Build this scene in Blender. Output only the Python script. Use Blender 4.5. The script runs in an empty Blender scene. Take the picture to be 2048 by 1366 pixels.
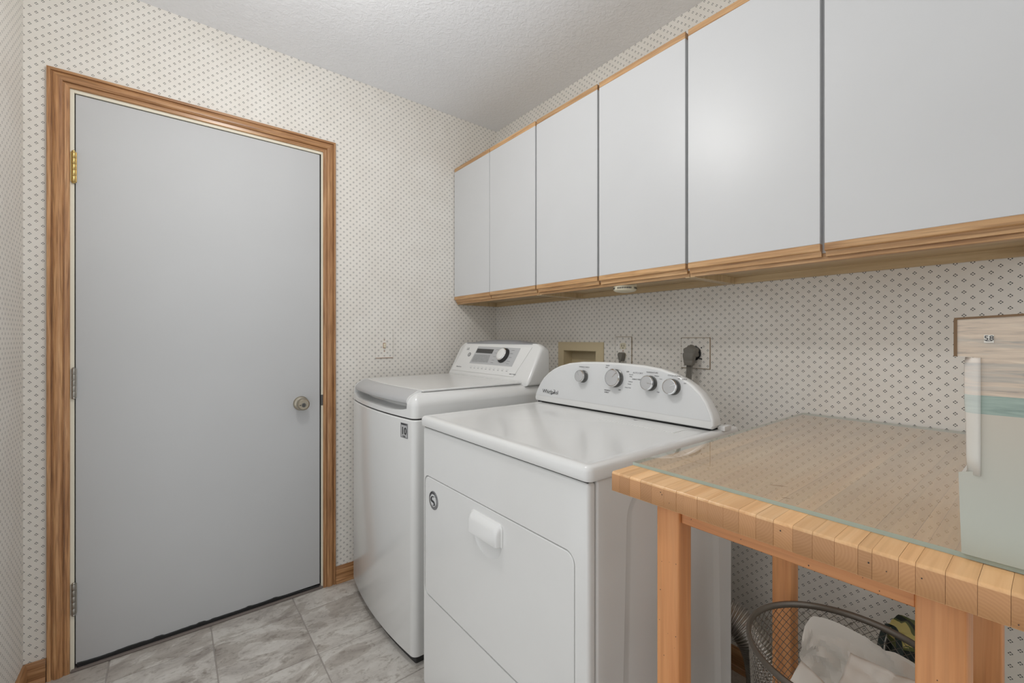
import bpy, bmesh, math, random
from mathutils import Vector, Matrix, noise
random.seed(7)
PI = math.pi
scn = bpy.context.scene
col = scn.collection

# ------------------------------------------------------------------ camera, sky, lamps, exposure
cam_d = bpy.data.cameras.new('camera')
cam = bpy.data.objects.new('camera', cam_d)
col.objects.link(cam)
CH, TH = 1.1785, 0.6681
cam.location = (0, 0, CH)
cam.rotation_euler = (PI / 2, 0, -TH)
cam_d.sensor_width = 36.0
cam_d.lens = 864.43 / 2048 * 36.0
cam_d.shift_y = -6.36 / 2048
cam_d.clip_start = 0.02
scn.camera = cam

w = bpy.data.worlds.new('world')
scn.world = w
w.use_nodes = True
w.node_tree.nodes['Background'].inputs[0].default_value = (0.955, 0.98, 1.0, 1)
w.node_tree.nodes['Background'].inputs[1].default_value = 1.1


def area(name, loc, size, power, color=(1, 0.96, 0.9), rot=(0, 0, 0), shape='DISK'):
    d = bpy.data.lights.new(name, 'AREA')
    d.shape = shape
    d.size = size
    d.energy = power
    d.color = color
    o = bpy.data.objects.new(name, d)
    o.location = loc
    o.rotation_euler = rot
    col.objects.link(o)
    return o


pd = bpy.data.lights.new('ceiling_lamp', 'POINT')
pd.energy = 15.0
pd.shadow_soft_size = 0.07
pd.color = (1.0, 0.99, 0.965)
po = bpy.data.objects.new('ceiling_lamp', pd)
po.location = (0.24, 1.12, 2.22)
col.objects.link(po)
# photographer's flash bounced off the ceiling beside the camera
area('bounce_flash', (0.05, -0.35, 1.75), 0.25, 4.0, (1, 0.995, 0.99), (PI * 0.93, 0, 0))

scn.view_settings.view_transform = 'Standard'
scn.view_settings.look = 'None'
scn.view_settings.gamma = 1.0
scn.view_settings.use_curve_mapping = False
scn.view_settings.exposure = -0.16

# ------------------------------------------------------------------ helpers
WL = {}


def lin(r, g, b):
    f = lambda c: (c / 255 / 12.92) if c / 255 <= 0.04045 else ((c / 255 + 0.055) / 1.055) ** 2.4
    return (f(r), f(g), f(b), 1.0)


def link(name, me, mats, parent=None, smooth=True, angle=38, origin=None):
    if not isinstance(mats, (list, tuple)):
        mats = [mats]
    for m in mats:
        me.materials.append(m)
    if len(me.vertices):
        if origin is None:
            xs = [v.co for v in me.vertices]
            lo = Vector([min(c[i] for c in xs) for i in range(3)])
            hi = Vector([max(c[i] for c in xs) for i in range(3)])
            origin = (lo + hi) / 2
        origin = Vector(origin)
        me.transform(Matrix.Translation(-origin))
    if smooth:
        for p in me.polygons:
            p.use_smooth = True
        me.set_sharp_from_angle(angle=math.radians(angle))
    o = bpy.data.objects.new(name, me)
    col.objects.link(o)
    WL[o] = origin.copy()
    if parent is not None:
        o.parent = parent
        o.location = origin - WL[parent]
    else:
        o.location = origin
    return o


def fin(name, bm, mats, parent=None, **k):
    bmesh.ops.recalc_face_normals(bm, faces=bm.faces)
    me = bpy.data.meshes.new(name)
    bm.to_mesh(me)
    bm.free()
    return link(name, me, mats, parent, **k)


def thing(name, label, cat, loc, group=None):
    o = bpy.data.objects.new(name, None)
    o.empty_display_size = 0.05
    col.objects.link(o)
    o.location = loc
    WL[o] = Vector(loc)
    return tag(o, label, cat, group)


def tag(o, label, cat, group=None):
    o['label'] = label
    o['category'] = cat
    if group:
        o['group'] = group
    return o


def struct(o, label=None):
    o['kind'] = 'structure'
    if label:
        o['label'] = label
    return o


def add_box(bm, lo, hi, bevel=0.0, seg=2):
    b = bmesh.new()
    bmesh.ops.create_cube(b, size=1.0)
    lo, hi = Vector(lo), Vector(hi)
    for v in b.verts:
        v.co = Vector([lo[i] + (v.co[i] + 0.5) * (hi[i] - lo[i]) for i in range(3)])
    if bevel > 0:
        bmesh.ops.bevel(b, geom=list(b.edges), offset=bevel, segments=seg, profile=0.5, affect='EDGES')
    me = bpy.data.meshes.new('t')
    b.to_mesh(me)
    b.free()
    bm.from_mesh(me)
    bpy.data.meshes.remove(me)
    return bm


def box(name, lo, hi, mat, parent=None, bevel=0.0, seg=2, **k):
    return fin(name, add_box(bmesh.new(), lo, hi, bevel, seg), mat, parent, **k)


def loft(loops, closed=True, cap0=True, cap1=True, bm=None, ring=False):
    """loops: list of equal-length lists of points."""
    bm = bm or bmesh.new()
    vs = [[bm.verts.new(p) for p in lp] for lp in loops]
    n = len(loops[0])
    m = len(loops)
    for i in range(m if ring else m - 1):
        a, b = vs[i], vs[(i + 1) % m]
        for j in range(n if closed else n - 1):
            k = (j + 1) % n
            bm.faces.new((a[j], a[k], b[k], b[j]))
    if closed and not ring:
        if cap0:
            bm.faces.new(list(reversed(vs[0])))
        if cap1:
            bm.faces.new(vs[-1])
    return bm


def inset2(pts, d):
    """offset a closed 2-D polygon inwards (counter-clockwise or clockwise) by d."""
    n = len(pts)
    ar = sum(pts[i][0] * pts[(i + 1) % n][1] - pts[(i + 1) % n][0] * pts[i][1] for i in range(n))
    s = 1 if ar > 0 else -1
    out = []
    for i in range(n):
        p0, p1, p2 = Vector(pts[i - 1]), Vector(pts[i]), Vector(pts[(i + 1) % n])
        e1 = (p1 - p0)
        e2 = (p2 - p1)
        if e1.length < 1e-9 or e2.length < 1e-9:
            e1 = e1 if e1.length > 1e-9 else e2
            e2 = e2 if e2.length > 1e-9 else e1
        e1.normalize()
        e2.normalize()
        n1 = Vector((-e1.y, e1.x)) * s
        n2 = Vector((-e2.y, e2.x)) * s
        b = n1 + n2
        if b.length < 1e-6:
            b = n1.copy()
        b.normalize()
        c = max(0.35, b.dot(n1))
        q = p1 + b * (d / c)
        out.append((q.x, q.y))
    return out


def rrect(a0, a1, b0, b1, r, seg=6):
    """rounded rectangle, r one radius or four (a1b1, a0b1, a0b0, a1b0)."""
    rs = r if isinstance(r, (list, tuple)) else (r,) * 4
    pts = []
    for (cx, cy, sx, sy, st), rr in zip(((a1, b1, -1, -1, 0), (a0, b1, 1, -1, 90), (a0, b0, 1, 1, 180), (a1, b0, -1, 1, 270)), rs):
        for k in range(seg + 1):
            t = math.radians(st + 90 * k / seg)
            pts.append((cx + sx * rr + rr * math.cos(t), cy + sy * rr + rr * math.sin(t)))
    return pts


def lathe(profile, origin, axis, n=32, bm=None, ring=False):
    """profile: (radius, height along axis)."""
    axis = Vector(axis).normalized()
    u = axis.orthogonal().normalized()
    v = axis.cross(u)
    origin = Vector(origin)
    loops = []
    for r, h in profile:
        loops.append([origin + axis * h + (u * math.cos(2 * PI * k / n) + v * math.sin(2 * PI * k / n)) * max(r, 1e-5) for k in range(n)])
    return loft(loops, bm=bm, ring=ring)


def tube(path, r, n=12, bm=None, radii=None, cap=True):
    path = [Vector(p) for p in path]
    loops = []
    up = None
    for i, p in enumerate(path):
        t = (path[min(i + 1, len(path) - 1)] - path[max(i - 1, 0)]).normalized()
        if up is None:
            up = t.orthogonal().normalized()
        u = (up - t * up.dot(t)).normalized()
        up = u
        v = t.cross(u)
        rr = radii[i] if radii else r
        loops.append([p + (u * math.cos(2 * PI * k / n) + v * math.sin(2 * PI * k / n)) * rr for k in range(n)])
    return loft(loops, bm=bm, cap0=cap, cap1=cap)


def spline(pts, m):
    """catmull-rom through pts, m samples per span."""
    P = [Vector(p) for p in pts]
    P = [P[0] * 2 - P[1]] + P + [P[-1] * 2 - P[-2]]
    out = []
    for i in range(1, len(P) - 2):
        for k in range(m):
            t = k / m
            a, b, c, d = P[i - 1], P[i], P[i + 1], P[i + 2]
            out.append(0.5 * ((2 * b) + (c - a) * t + (2 * a - 5 * b + 4 * c - d) * t * t + (3 * b - a - 3 * c + d) * t ** 3))
    out.append(P[-2])
    return out


def cut(o, cutters):
    """boolean difference, applied at once."""
    for c in cutters:
        md = o.modifiers.new('cut', 'BOOLEAN')
        md.operation = 'DIFFERENCE'
        md.solver = 'EXACT'
        md.object = c
    bpy.context.view_layer.update()
    dg = bpy.context.evaluated_depsgraph_get()
    me = bpy.data.meshes.new_from_object(o.evaluated_get(dg))
    o.modifiers.clear()
    old = o.data
    o.data = me
    for p in me.polygons:
        p.use_smooth = True
    me.set_sharp_from_angle(angle=math.radians(35))
    bpy.data.meshes.remove(old)
    for c in cutters:
        bpy.data.objects.remove(c)
    wn = o.modifiers.new('normals', 'WEIGHTED_NORMAL')
    wn.keep_sharp = True
    wn.weight = 100
    return o


def lettering(name, string, size, pos, right, up, mat, parent, thick=0.0003, align='CENTER', bold=0.0, shear=0.0):
    cu = bpy.data.curves.new(name, 'FONT')
    cu.body = string
    cu.size = size
    cu.extrude = thick
    cu.offset = bold
    cu.shear = shear
    cu.align_x = align
    cu.align_y = 'CENTER'
    cu.resolution_u = 2
    t = bpy.data.objects.new(name, cu)
    col.objects.link(t)
    bpy.context.view_layer.update()
    me = bpy.data.meshes.new_from_object(t.evaluated_get(bpy.context.evaluated_depsgraph_get()))
    bpy.data.objects.remove(t)
    r, u = Vector(right).normalized(), Vector(up).normalized()
    nrm = r.cross(u)
    M = Matrix((r, u, nrm)).transposed().to_4x4()
    M.translation = Vector(pos)
    me.transform(M)
    me.materials.clear()
    return link(name, me, mat, parent, smooth=False)


# ------------------------------------------------------------------ materials
class NT:
    def __init__(self, name):
        self.m = bpy.data.materials.new(name)
        self.m.use_nodes = True
        self.t = self.m.node_tree
        self.b = self.t.nodes['Principled BSDF']
        self.out = self.t.nodes['Material Output']

    def n(self, kind, **k):
        nd = self.t.nodes.new(kind)
        for a, v in k.items():
            setattr(nd, a, v)
        return nd

    def l(self, a, b):
        self.t.links.new(a, b)

    def math(self, op, a, b=None, c=None):
        nd = self.n('ShaderNodeMath', operation=op)
        for i, x in enumerate((a, b, c)):
            if x is None:
                continue
            if isinstance(x, (int, float)):
                nd.inputs[i].default_value = x
            else:
                self.l(x, nd.inputs[i])
        return nd.outputs[0]

    def mix(self, fac, a, b, blend='MIX'):
        nd = self.n('ShaderNodeMix', data_type='RGBA', blend_type=blend)
        for i, x in ((0, fac), (6, a), (7, b)):
            if isinstance(x, (int, float)):
                nd.inputs[i].default_value = x
            elif isinstance(x, tuple):
                nd.inputs[i].default_value = x
            else:
                self.l(x, nd.inputs[i])
        return nd.outputs[2]

    def ramp(self, fac, stops, interp='LINEAR'):
        nd = self.n('ShaderNodeValToRGB')
        cr = nd.color_ramp
        cr.interpolation = interp
        while len(cr.elements) < len(stops):
            cr.elements.new(0.5)
        for e, (p, c) in zip(cr.elements, stops):
            e.position = p
            e.color = c
        self.l(fac, nd.inputs[0])
        return nd.outputs[0]

    def noise(self, vec, scale, detail=3, rough=0.5, dist=0.0):
        nd = self.n('ShaderNodeTexNoise')
        nd.inputs['Scale'].default_value = scale
        nd.inputs['Detail'].default_value = detail
        nd.inputs['Roughness'].default_value = rough
        nd.inputs['Distortion'].default_value = dist
        if vec is not None:
            self.l(vec, nd.inputs['Vector'])
        return nd.outputs['Fac']

    def bump(self, h, strength, dist=0.001):
        nd = self.n('ShaderNodeBump')
        nd.inputs['Strength'].default_value = strength
        nd.inputs['Distance'].default_value = dist
        self.l(h, nd.inputs['Height'])
        self.l(nd.outputs[0], self.b.inputs['Normal'])

    def mapping(self, vec, scale, loc=(0, 0, 0)):
        nd = self.n('ShaderNodeMapping')
        nd.inputs['Scale'].default_value = scale
        nd.inputs['Location'].default_value = loc
        self.l(vec, nd.inputs['Vector'])
        return nd.outputs[0]

    def set(self, **k):
        for a, v in k.items():
            self.b.inputs[a.replace('_', ' ')].default_value = v
        return self


def plain(name, rgb, rough=0.5, metal=0.0, var=0.03, coat=0.0, scale=6.0):
    t = NT(name)
    tc = t.n('ShaderNodeTexCoord').outputs['Object']
    nz = t.noise(tc, scale, 3)
    c = lin(*rgb)
    d = tuple(x * (1 - var) for x in c[:3]) + (1,)
    e = tuple(min(1, x * (1 + var)) for x in c[:3]) + (1,)
    t.l(t.ramp(nz, [(0.3, d), (0.7, e)]), t.b.inputs['Base Color'])
    t.set(Roughness=rough, Metallic=metal)
    if coat:
        t.b.inputs['Coat Weight'].default_value = coat
        t.b.inputs['Coat Roughness'].default_value = 0.08
    return t.m


def wood(name, dark, mid, light, axis, rough=0.38, grain=1.0, pores=0.35, var=0.25):
    t = NT(name)
    tc = t.n('ShaderNodeTexCoord').outputs['Object']
    rnd = t.n('ShaderNodeObjectInfo').outputs['Random']
    sc = [70.0 * grain] * 3
    sc[axis] = 3.2 * grain
    off = t.n('ShaderNodeVectorMath', operation='ADD')
    comb = t.n('ShaderNodeCombineXYZ')
    for i in range(3):
        t.l(t.math('MULTIPLY', rnd, 3.1 + 1.7 * i), comb.inputs[i])
    t.l(tc, off.inputs[0])
    t.l(comb.outputs[0], off.inputs[1])
    v = t.mapping(off.outputs[0], sc)
    n1 = t.noise(v, 1.0, 4, 0.6, 0.6)
    sc2 = [260.0 * grain] * 3
    sc2[axis] = 9.0 * grain
    n2 = t.noise(t.mapping(off.outputs[0], sc2), 1.0, 2, 0.5)
    n3 = t.noise(off.outputs[0], 5.0, 2)
    base = t.ramp(n1, [(0.28, lin(*dark)), (0.5, lin(*mid)), (0.74, lin(*light))])
    por = t.ramp(n2, [(0.36, (0.42, 0.36, 0.3, 1)), (0.5, (1, 1, 1, 1))])
    c = t.mix(pores, base, por, 'MULTIPLY')
    tone = t.math('ADD', t.math('MULTIPLY', rnd, var), t.math('MULTIPLY', n3, var * 0.6))
    tone = t.math('ADD', tone, 1.0 - var * 0.8)
    hs = t.n('ShaderNodeHueSaturation')
    t.l(tone, hs.inputs['Value'])
    t.l(c, hs.inputs['Color'])
    t.l(hs.outputs[0], t.b.inputs['Base Color'])
    t.set(Roughness=rough)
    t.bump(n2, 0.12, 0.0006)
    return t.m


def wallpaper(name, axis):
    """cream paper with a small four-leaf sprig on a staggered grid; u runs along the wall."""
    t = NT(name)
    P, Q = 0.0310, 0.0297
    pos = t.n('ShaderNodeNewGeometry').outputs['Position']
    sp = t.n('ShaderNodeSeparateXYZ')
    t.l(pos, sp.inputs[0])
    u = sp.outputs[axis]
    z = sp.outputs[2]
    total = None
    for ph in (0.0, 0.5):
        x = t.math('MULTIPLY', t.math('SUBTRACT', t.math('FRACT', t.math('ADD', t.math('DIVIDE', u, P), ph + 100.129)), 0.5), P)
        y = t.math('MULTIPLY', t.math('SUBTRACT', t.math('FRACT', t.math('ADD', t.math('DIVIDE', z, Q), ph + 100.369)), 0.5), Q)
        ax = t.math('ABSOLUTE', x)
        low = t.math('LESS_THAN', y, 0.0)
        ay = t.math('MULTIPLY', t.math('ABSOLUTE', y), t.math('ADD', t.math('MULTIPLY', low, 0.22), 0.93))
        m = t.math('ADD', ax, ay)
        a = t.math('LESS_THAN', m, 0.0048)
        g = t.math('GREATER_THAN', t.math('ABSOLUTE', t.math('SUBTRACT', ax, ay)), t.math('ADD', 0.00055, t.math('MULTIPLY', low, 0.0004)))
        c = t.math('GREATER_THAN', t.math('MAXIMUM', ax, ay), 0.0019)
        k = t.math('MULTIPLY', t.math('MULTIPLY', a, g), c)
        total = k if total is None else t.math('MAXIMUM', total, k)
    nz = t.noise(pos, 9.0, 3)
    base = t.ramp(nz, [(0.3, lin(224, 219, 211)), (0.7, lin(230, 226, 219))])
    ink = t.ramp(t.noise(pos, 70.0, 1), [(0.35, lin(72, 82, 82)), (0.65, lin(90, 85, 82))])
    t.l(t.mix(total, base, ink), t.b.inputs['Base Color'])
    t.set(Roughness=0.55)
    t.bump(t.noise(pos, 900.0, 2), 0.05, 0.0004)
    return t.m


M = {}
M['paper_x'] = wallpaper('wallpaper_back', 0)
M['paper_y'] = wallpaper('wallpaper_side', 1)
OAK = ((134, 90, 54), (176, 129, 86), (206, 163, 118))
for i, a in enumerate('xyz'):
    M['oak_' + a] = wood('oak_' + a, *OAK, i, pores=0.5, rough=0.28)
CAB = ((162, 118, 76), (194, 152, 106), (214, 176, 132))
M['cab_y'] = wood('cabinet_oak_y', *CAB, 1, pores=0.4)
M['cab_z'] = wood('cabinet_oak_z', *CAB, 2, pores=0.4)
M['birch_y'] = wood('birch_y', (176, 150, 112), (196, 171, 132), (208, 186, 148), 1, pores=0.1, var=0.06)
M['birch_z'] = wood('birch_z', (176, 150, 112), (196, 171, 132), (208, 186, 148), 2, pores=0.1, var=0.06)
BUT = ((214, 162, 110), (228, 181, 129), (238, 197, 150))
M['butcher_x'] = wood('butcher_block', *BUT, 0, rough=0.3, pores=0.12, var=0.22, grain=0.6)
PINE = ((192, 124, 72), (208, 143, 89), (220, 158, 104))
t = NT('butcher_end_grain')
tc = t.n('ShaderNodeTexCoord').outputs['Object']
rnd = t.n('ShaderNodeObjectInfo').outputs['Random']
cmb = t.n('ShaderNodeCombineXYZ')
t.l(t.math('MULTIPLY', rnd, 0.0), cmb.inputs[0])
t.l(t.math('SUBTRACT', t.math('MULTIPLY', t.math('FRACT', t.math('MULTIPLY', rnd, 7.3)), 0.12), 0.06), cmb.inputs[1])
t.l(t.math('SUBTRACT', t.math('MULTIPLY', rnd, 0.10), 0.05), cmb.inputs[2])
ad = t.n('ShaderNodeVectorMath', operation='ADD')
t.l(tc, ad.inputs[0])
t.l(cmb.outputs[0], ad.inputs[1])
wv = t.n('ShaderNodeTexWave', wave_type='RINGS', rings_direction='X')
wv.inputs['Scale'].default_value = 90.0
wv.inputs['Distortion'].default_value = 1.5
wv.inputs['Detail'].default_value = 2.0
t.l(ad.outputs[0], wv.inputs['Vector'])
c = t.ramp(wv.outputs['Fac'], [(0.0, lin(194, 142, 96)), (1.0, lin(200, 149, 102))])
hs = t.n('ShaderNodeHueSaturation')
t.l(t.math('ADD', 0.84, t.math('MULTIPLY', rnd, 0.24)), hs.inputs['Value'])
t.l(c, hs.inputs['Color'])
t.l(hs.outputs[0], t.b.inputs['Base Color'])
t.set(Roughness=0.4)
M['endgrain'] = t.m
M['pine_z'] = wood('pine_z', *PINE, 2, rough=0.42, pores=0.16, var=0.08, grain=0.6)
M['pine_y'] = wood('pine_y', *PINE, 1, rough=0.42, pores=0.16, var=0.08, grain=0.6)
M['white'] = plain('white_enamel', (227, 227, 225), 0.2, var=0.01, coat=0.3)
M['white2'] = plain('white_plastic', (230, 230, 228), 0.3, var=0.01)
M['lam'] = plain('white_laminate', (208, 209, 210), 0.36, var=0.008)
M['door'] = plain('painted_door', (195, 196, 197), 0.6, var=0.02, scale=2.5)
M['cream'] = plain('cream_paint', (228, 222, 204), 0.5, var=0.02)
M['black'] = plain('black_rubber', (18, 18, 19), 0.6)
M['dark'] = plain('dark_plastic', (45, 44, 44), 0.5)
M['gap_fill'] = plain('dark_gap', (30, 30, 30), 0.7)
M['silver'] = plain('silver_paint', (188, 188, 188), 0.4, metal=0.1, var=0.01)
M['capgrey'] = plain('cap_grey', (150, 151, 154), 0.35, metal=0.1, var=0.01)
M['face'] = plain('silver_faceplate', (218, 219, 219), 0.35, metal=0.0, var=0.01)
M['lcdpanel'] = plain('grey_panel', (188, 189, 190), 0.3, var=0.01)
M['lcd'] = plain('dark_display', (62, 62, 62), 0.2, var=0.1, scale=200)
M['matrix'] = plain('grey_matrix', (160, 161, 162), 0.4, var=0.12, scale=160)
M['chrome'] = plain('chrome', (225, 225, 225), 0.12, metal=1.0)
M['skirt'] = plain('dark_metal_skirt', (104, 104, 102), 0.3, metal=0.7)
M['nickel'] = plain('satin_nickel', (176, 168, 152), 0.28, metal=1.0)
M['brass'] = plain('brass', (198, 172, 112), 0.3, metal=1.0, var=0.08)
M['steel'] = plain('steel', (168, 164, 156), 0.32, metal=1.0, var=0.06)
M['ink'] = plain('dark_ink', (52, 52, 54), 0.5)
M['ink2'] = plain('grey_ink', (120, 120, 122), 0.5)
M['badge'] = plain('grey_badge', (140, 140, 142), 0.35, metal=0.3)
M['beige'] = plain('beige_plastic', (204, 188, 154), 0.45, var=0.02)
M['ivory'] = plain('ivory_plastic', (214, 206, 182), 0.4, var=0.02)
M['greyplug'] = plain('grey_vinyl', (112, 108, 100), 0.5)
M['alu'] = plain('aluminium_foil', (206, 202, 196), 0.36, metal=1.0, var=0.06, scale=40)
M['wire'] = plain('grey_wire', (120, 114, 106), 0.38, metal=0.8, var=0.05)
M['sheet'] = plain('white_paper', (232, 228, 220), 0.75, var=0.02)
M['board'] = plain('brown_board', (122, 96, 70), 0.8, var=0.08)
M['boardw'] = plain('white_board', (226, 222, 214), 0.7)
M['thresh'] = plain('threshold_grey', (120, 110, 104), 0.5)
M['tearbrown'] = plain('brown_edge', (160, 118, 88), 0.7)
M['paperedge'] = plain('paper_edge', (150, 132, 108), 0.8)

# ceiling: orange-peel plaster
t = NT('ceiling_plaster')
pos = t.n('ShaderNodeNewGeometry').outputs['Position']
n1 = t.noise(pos, 55.0, 3, 0.55, 0.8)
t.l(t.ramp(t.noise(pos, 2.0), [(0.3, lin(236, 237, 240)), (0.7, lin(241, 242, 245))]), t.b.inputs['Base Color'])
t.set(Roughness=0.8)
t.bump(t.ramp(n1, [(0.42, (0, 0, 0, 1)), (0.62, (1, 1, 1, 1))]), 0.3, 0.003)
M['ceil'] = t.m

# vinyl stone tile
t = NT('stone_tile')
tc = t.n('ShaderNodeTexCoord').outputs['Object']
rnd = t.n('ShaderNodeObjectInfo').outputs['Random']
cmb = t.n('ShaderNodeCombineXYZ')
for i in range(3):
    t.l(t.math('MULTIPLY', rnd, 17.0 + 9 * i), cmb.inputs[i])
ad = t.n('ShaderNodeVectorMath', operation='ADD')
t.l(tc, ad.inputs[0])
t.l(cmb.outputs[0], ad.inputs[1])
n1 = t.noise(t.mapping(ad.outputs[0], (6.0, 9.0, 6.0)), 1.0, 8, 0.68, 0.7)
n2 = t.noise(t.mapping(ad.outputs[0], (26, 38, 30)), 1.0, 6, 0.7, 0.4)
n3 = t.noise(t.mapping(ad.outputs[0], (3.4, 6.0, 3.0)), 1.0, 6, 0.55, 0.9)
n4 = t.noise(t.mapping(ad.outputs[0], (60, 90, 60)), 1.0, 3, 0.6)
c1 = t.ramp(n1, [(0.28, lin(160, 153, 148)), (0.44, lin(188, 182, 175)), (0.56, lin(206, 201, 194)), (0.72, lin(218, 215, 209))])
c2 = t.ramp(n2, [(0.34, (0.60, 0.57, 0.54, 1)), (0.46, (1, 1, 1, 1))])
c3 = t.ramp(n3, [(0.40, (0.70, 0.67, 0.65, 1)), (0.475, (0.80, 0.78, 0.76, 1)), (0.485, (1, 1, 1, 1))])
c4 = t.ramp(n4, [(0.30, (0.7, 0.68, 0.66, 1)), (0.42, (1, 1, 1, 1))])
c = t.mix(0.8, c1, c2, 'MULTIPLY')
c = t.mix(0.85, c, c3, 'MULTIPLY')
c = t.mix(0.75, c, c4, 'MULTIPLY')
t.l(c, t.b.inputs['Base Color'])
t.set(Roughness=0.42)
t.bump(n2, 0.08, 0.001)
M['tile'] = t.m
M['grout'] = plain('grout', (164, 157, 151), 0.8, var=0.06)

# glass sheet: sees through, mirrors at a glancing angle
t = NT('clear_glass')
fr = t.n('ShaderNodeFresnel')
bf = t.n('ShaderNodeNewGeometry').outputs['Backfacing']
t.l(t.math('SUBTRACT', 1.5, t.math('MULTIPLY', bf, 1.5 - 1 / 1.5)), fr.inputs['IOR'])
tr = t.n('ShaderNodeBsdfTransparent')
tr.inputs[0].default_value = (0.965, 0.985, 0.975, 1)
gl = t.n('ShaderNodeBsdfGlossy')
gl.inputs['Roughness'].default_value = 0.02
mx = t.n('ShaderNodeMixShader')
# both faces of the sheet mirror: 2R / (1 + R)
t.l(t.math('DIVIDE', t.math('MULTIPLY', fr.outputs[0], 2.0), t.math('ADD', fr.outputs[0], 1.0)), mx.inputs[0])
t.l(tr.outputs[0], mx.inputs[1])
t.l(gl.outputs[0], mx.inputs[2])
df = t.n('ShaderNodeBsdfDiffuse')
df.inputs[0].default_value = lin(236, 230, 222)
mx2 = t.n('ShaderNodeMixShader')
mx2.inputs[0].default_value = 0.16
t.l(mx.outputs[0], mx2.inputs[1])
t.l(df.outputs[0], mx2.inputs[2])
t.l(mx2.outputs[0], t.out.inputs[0])
M['glass'] = t.m
t = NT('clear_glass_underside')
tr = t.n('ShaderNodeBsdfTransparent')
tr.inputs[0].default_value = (0.965, 0.985, 0.975, 1)
t.l(tr.outputs[0], t.out.inputs[0])
M['glass_under'] = t.m
M['glass_edge'] = plain('glass_edge', (176, 194, 186), 0.2, var=0.05)

# carton print: sunset water, teal band, plain grey-green below (printed on the cardboard by height)
t = NT('carton_print')
pos = t.n('ShaderNodeNewGeometry').outputs['Position']
sp = t.n('ShaderNodeSeparateXYZ')
t.l(pos, sp.inputs[0])
wv = t.noise(t.mapping(pos, (22, 22, 240)), 1.0, 4, 0.6, 0.4)
wv2 = t.noise(t.mapping(pos, (8, 8, 90)), 1.0, 3, 0.6, 0.5)
sea = t.ramp(wv, [(0.28, lin(158, 148, 140)), (0.42, lin(200, 182, 164)), (0.6, lin(216, 198, 178)), (0.75, lin(228, 212, 190))])
blue = t.ramp(wv2, [(0.55, (0, 0, 0, 1)), (0.66, (1, 1, 1, 1))])
sea = t.mix(t.math('MULTIPLY', blue, 0.35), sea, lin(150, 162, 164))
teal = t.ramp(wv, [(0.3, lin(128, 146, 138)), (0.5, lin(154, 172, 162)), (0.75, lin(178, 194, 182))])
low = t.ramp(t.math('DIVIDE', t.math('SUBTRACT', sp.outputs[2], 0.94), 0.16), [(0.0, lin(186, 196, 188)), (1.0, lin(198, 190, 176))])
zz = t.math('ADD', sp.outputs[2], t.math('MULTIPLY', wv, 0.002))
k1 = t.math('GREATER_THAN', zz, 1.118)
k2 = t.math('GREATER_THAN', zz, 1.098)
c = t.mix(k2, low, teal)
c = t.mix(k1, c, sea)
t.l(c, t.b.inputs['Base Color'])
t.set(Roughness=0.4)
M['print'] = t.m
t2 = t.m.copy()  # whiter copy: lamp light on the corner flap put into the colour
t2.name = 'carton_print_lit'
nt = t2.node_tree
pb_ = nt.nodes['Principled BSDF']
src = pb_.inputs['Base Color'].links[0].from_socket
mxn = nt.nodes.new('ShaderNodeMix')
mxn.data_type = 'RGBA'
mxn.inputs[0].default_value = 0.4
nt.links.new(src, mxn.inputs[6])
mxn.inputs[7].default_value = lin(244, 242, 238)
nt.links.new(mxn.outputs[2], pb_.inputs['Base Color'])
M['print_lit'] = t2

# printed bag
t = NT('bag_print')
pos = t.n('ShaderNodeNewGeometry').outputs['Position']
n1 = t.noise(t.mapping(pos, (7, 7, 9)), 1.0, 3, 0.5, 0.8)
c = t.ramp(n1, [(0.0, lin(24, 36, 32)), (0.42, lin(96, 104, 62)), (0.46, lin(206, 194, 120)), (0.56, lin(190, 180, 104)), (0.62, lin(44, 74, 92))], 'CONSTANT')
t.l(c, t.b.inputs['Base Color'])
t.set(Roughness=0.3)
M['bag'] = t.m
M['bagdark'] = plain('bag_dark_green', (28, 44, 40), 0.3)

# ------------------------------------------------------------------ the room
D, R, LX, ZC = 2.1627, 1.5854, -0.391, 2.458
YB = -1.6


def quad_mesh(name, quads, mat, parent=None, thick=None):
    bm = bmesh.new()
    for q in quads:
        bm.faces.new([bm.verts.new(p) for p in q])
    bmesh.ops.remove_doubles(bm, verts=bm.verts, dist=1e-5)
    me = bpy.data.meshes.new(name)
    bm.to_mesh(me)
    bm.free()
    return link(name, me, mat, parent, smooth=False)


def panel_with_hole(a0, a1, z0, z1, h):
    """rectangles covering a wall round a hole h=(a0,a1,z0,z1)."""
    out = [(a0, h[0], z0, z1), (h[1], a1, z0, z1), (h[0], h[1], h[3], z1)]
    if h[2] > z0:
        out.append((h[0], h[1], z0, h[2]))
    return out


T = 0.06
# back wall (door opening), built of blocks with thickness
bm = bmesh.new()
for a0, a1, z0, z1 in panel_with_hole(LX - T, R + T, 0, ZC, (-0.279, 0.566, 0.0, 2.058)):
    add_box(bm, (a0, D, z0), (a1, D + T, z1))
struct(fin('wall_back', bm, M['paper_x'], smooth=False), 'cream wallpapered wall with the grey door')
bm = bmesh.new()
for a0, a1, z0, z1 in panel_with_hole(YB, D, 0, ZC, (1.359, 1.578, 0.94, 1.12)):
    add_box(bm, (R, a0, z0), (R + T, a1, z1))
struct(fin('wall_right', bm, M['paper_y'], smooth=False), 'cream wallpapered wall behind the appliances')
bm = bmesh.new()
for a0, a1, z0, z1 in panel_with_hole(YB, D, 0, ZC, (-0.10, 1.72, 0.0, 2.06)):   # unseen opening, added to let world light reach the lower room
    add_box(bm, (LX - T, a0, z0), (LX, a1, z1))
struct(fin('wall_left', bm, M['paper_y'], smooth=False), 'cream wallpapered wall at the left edge')
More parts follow.
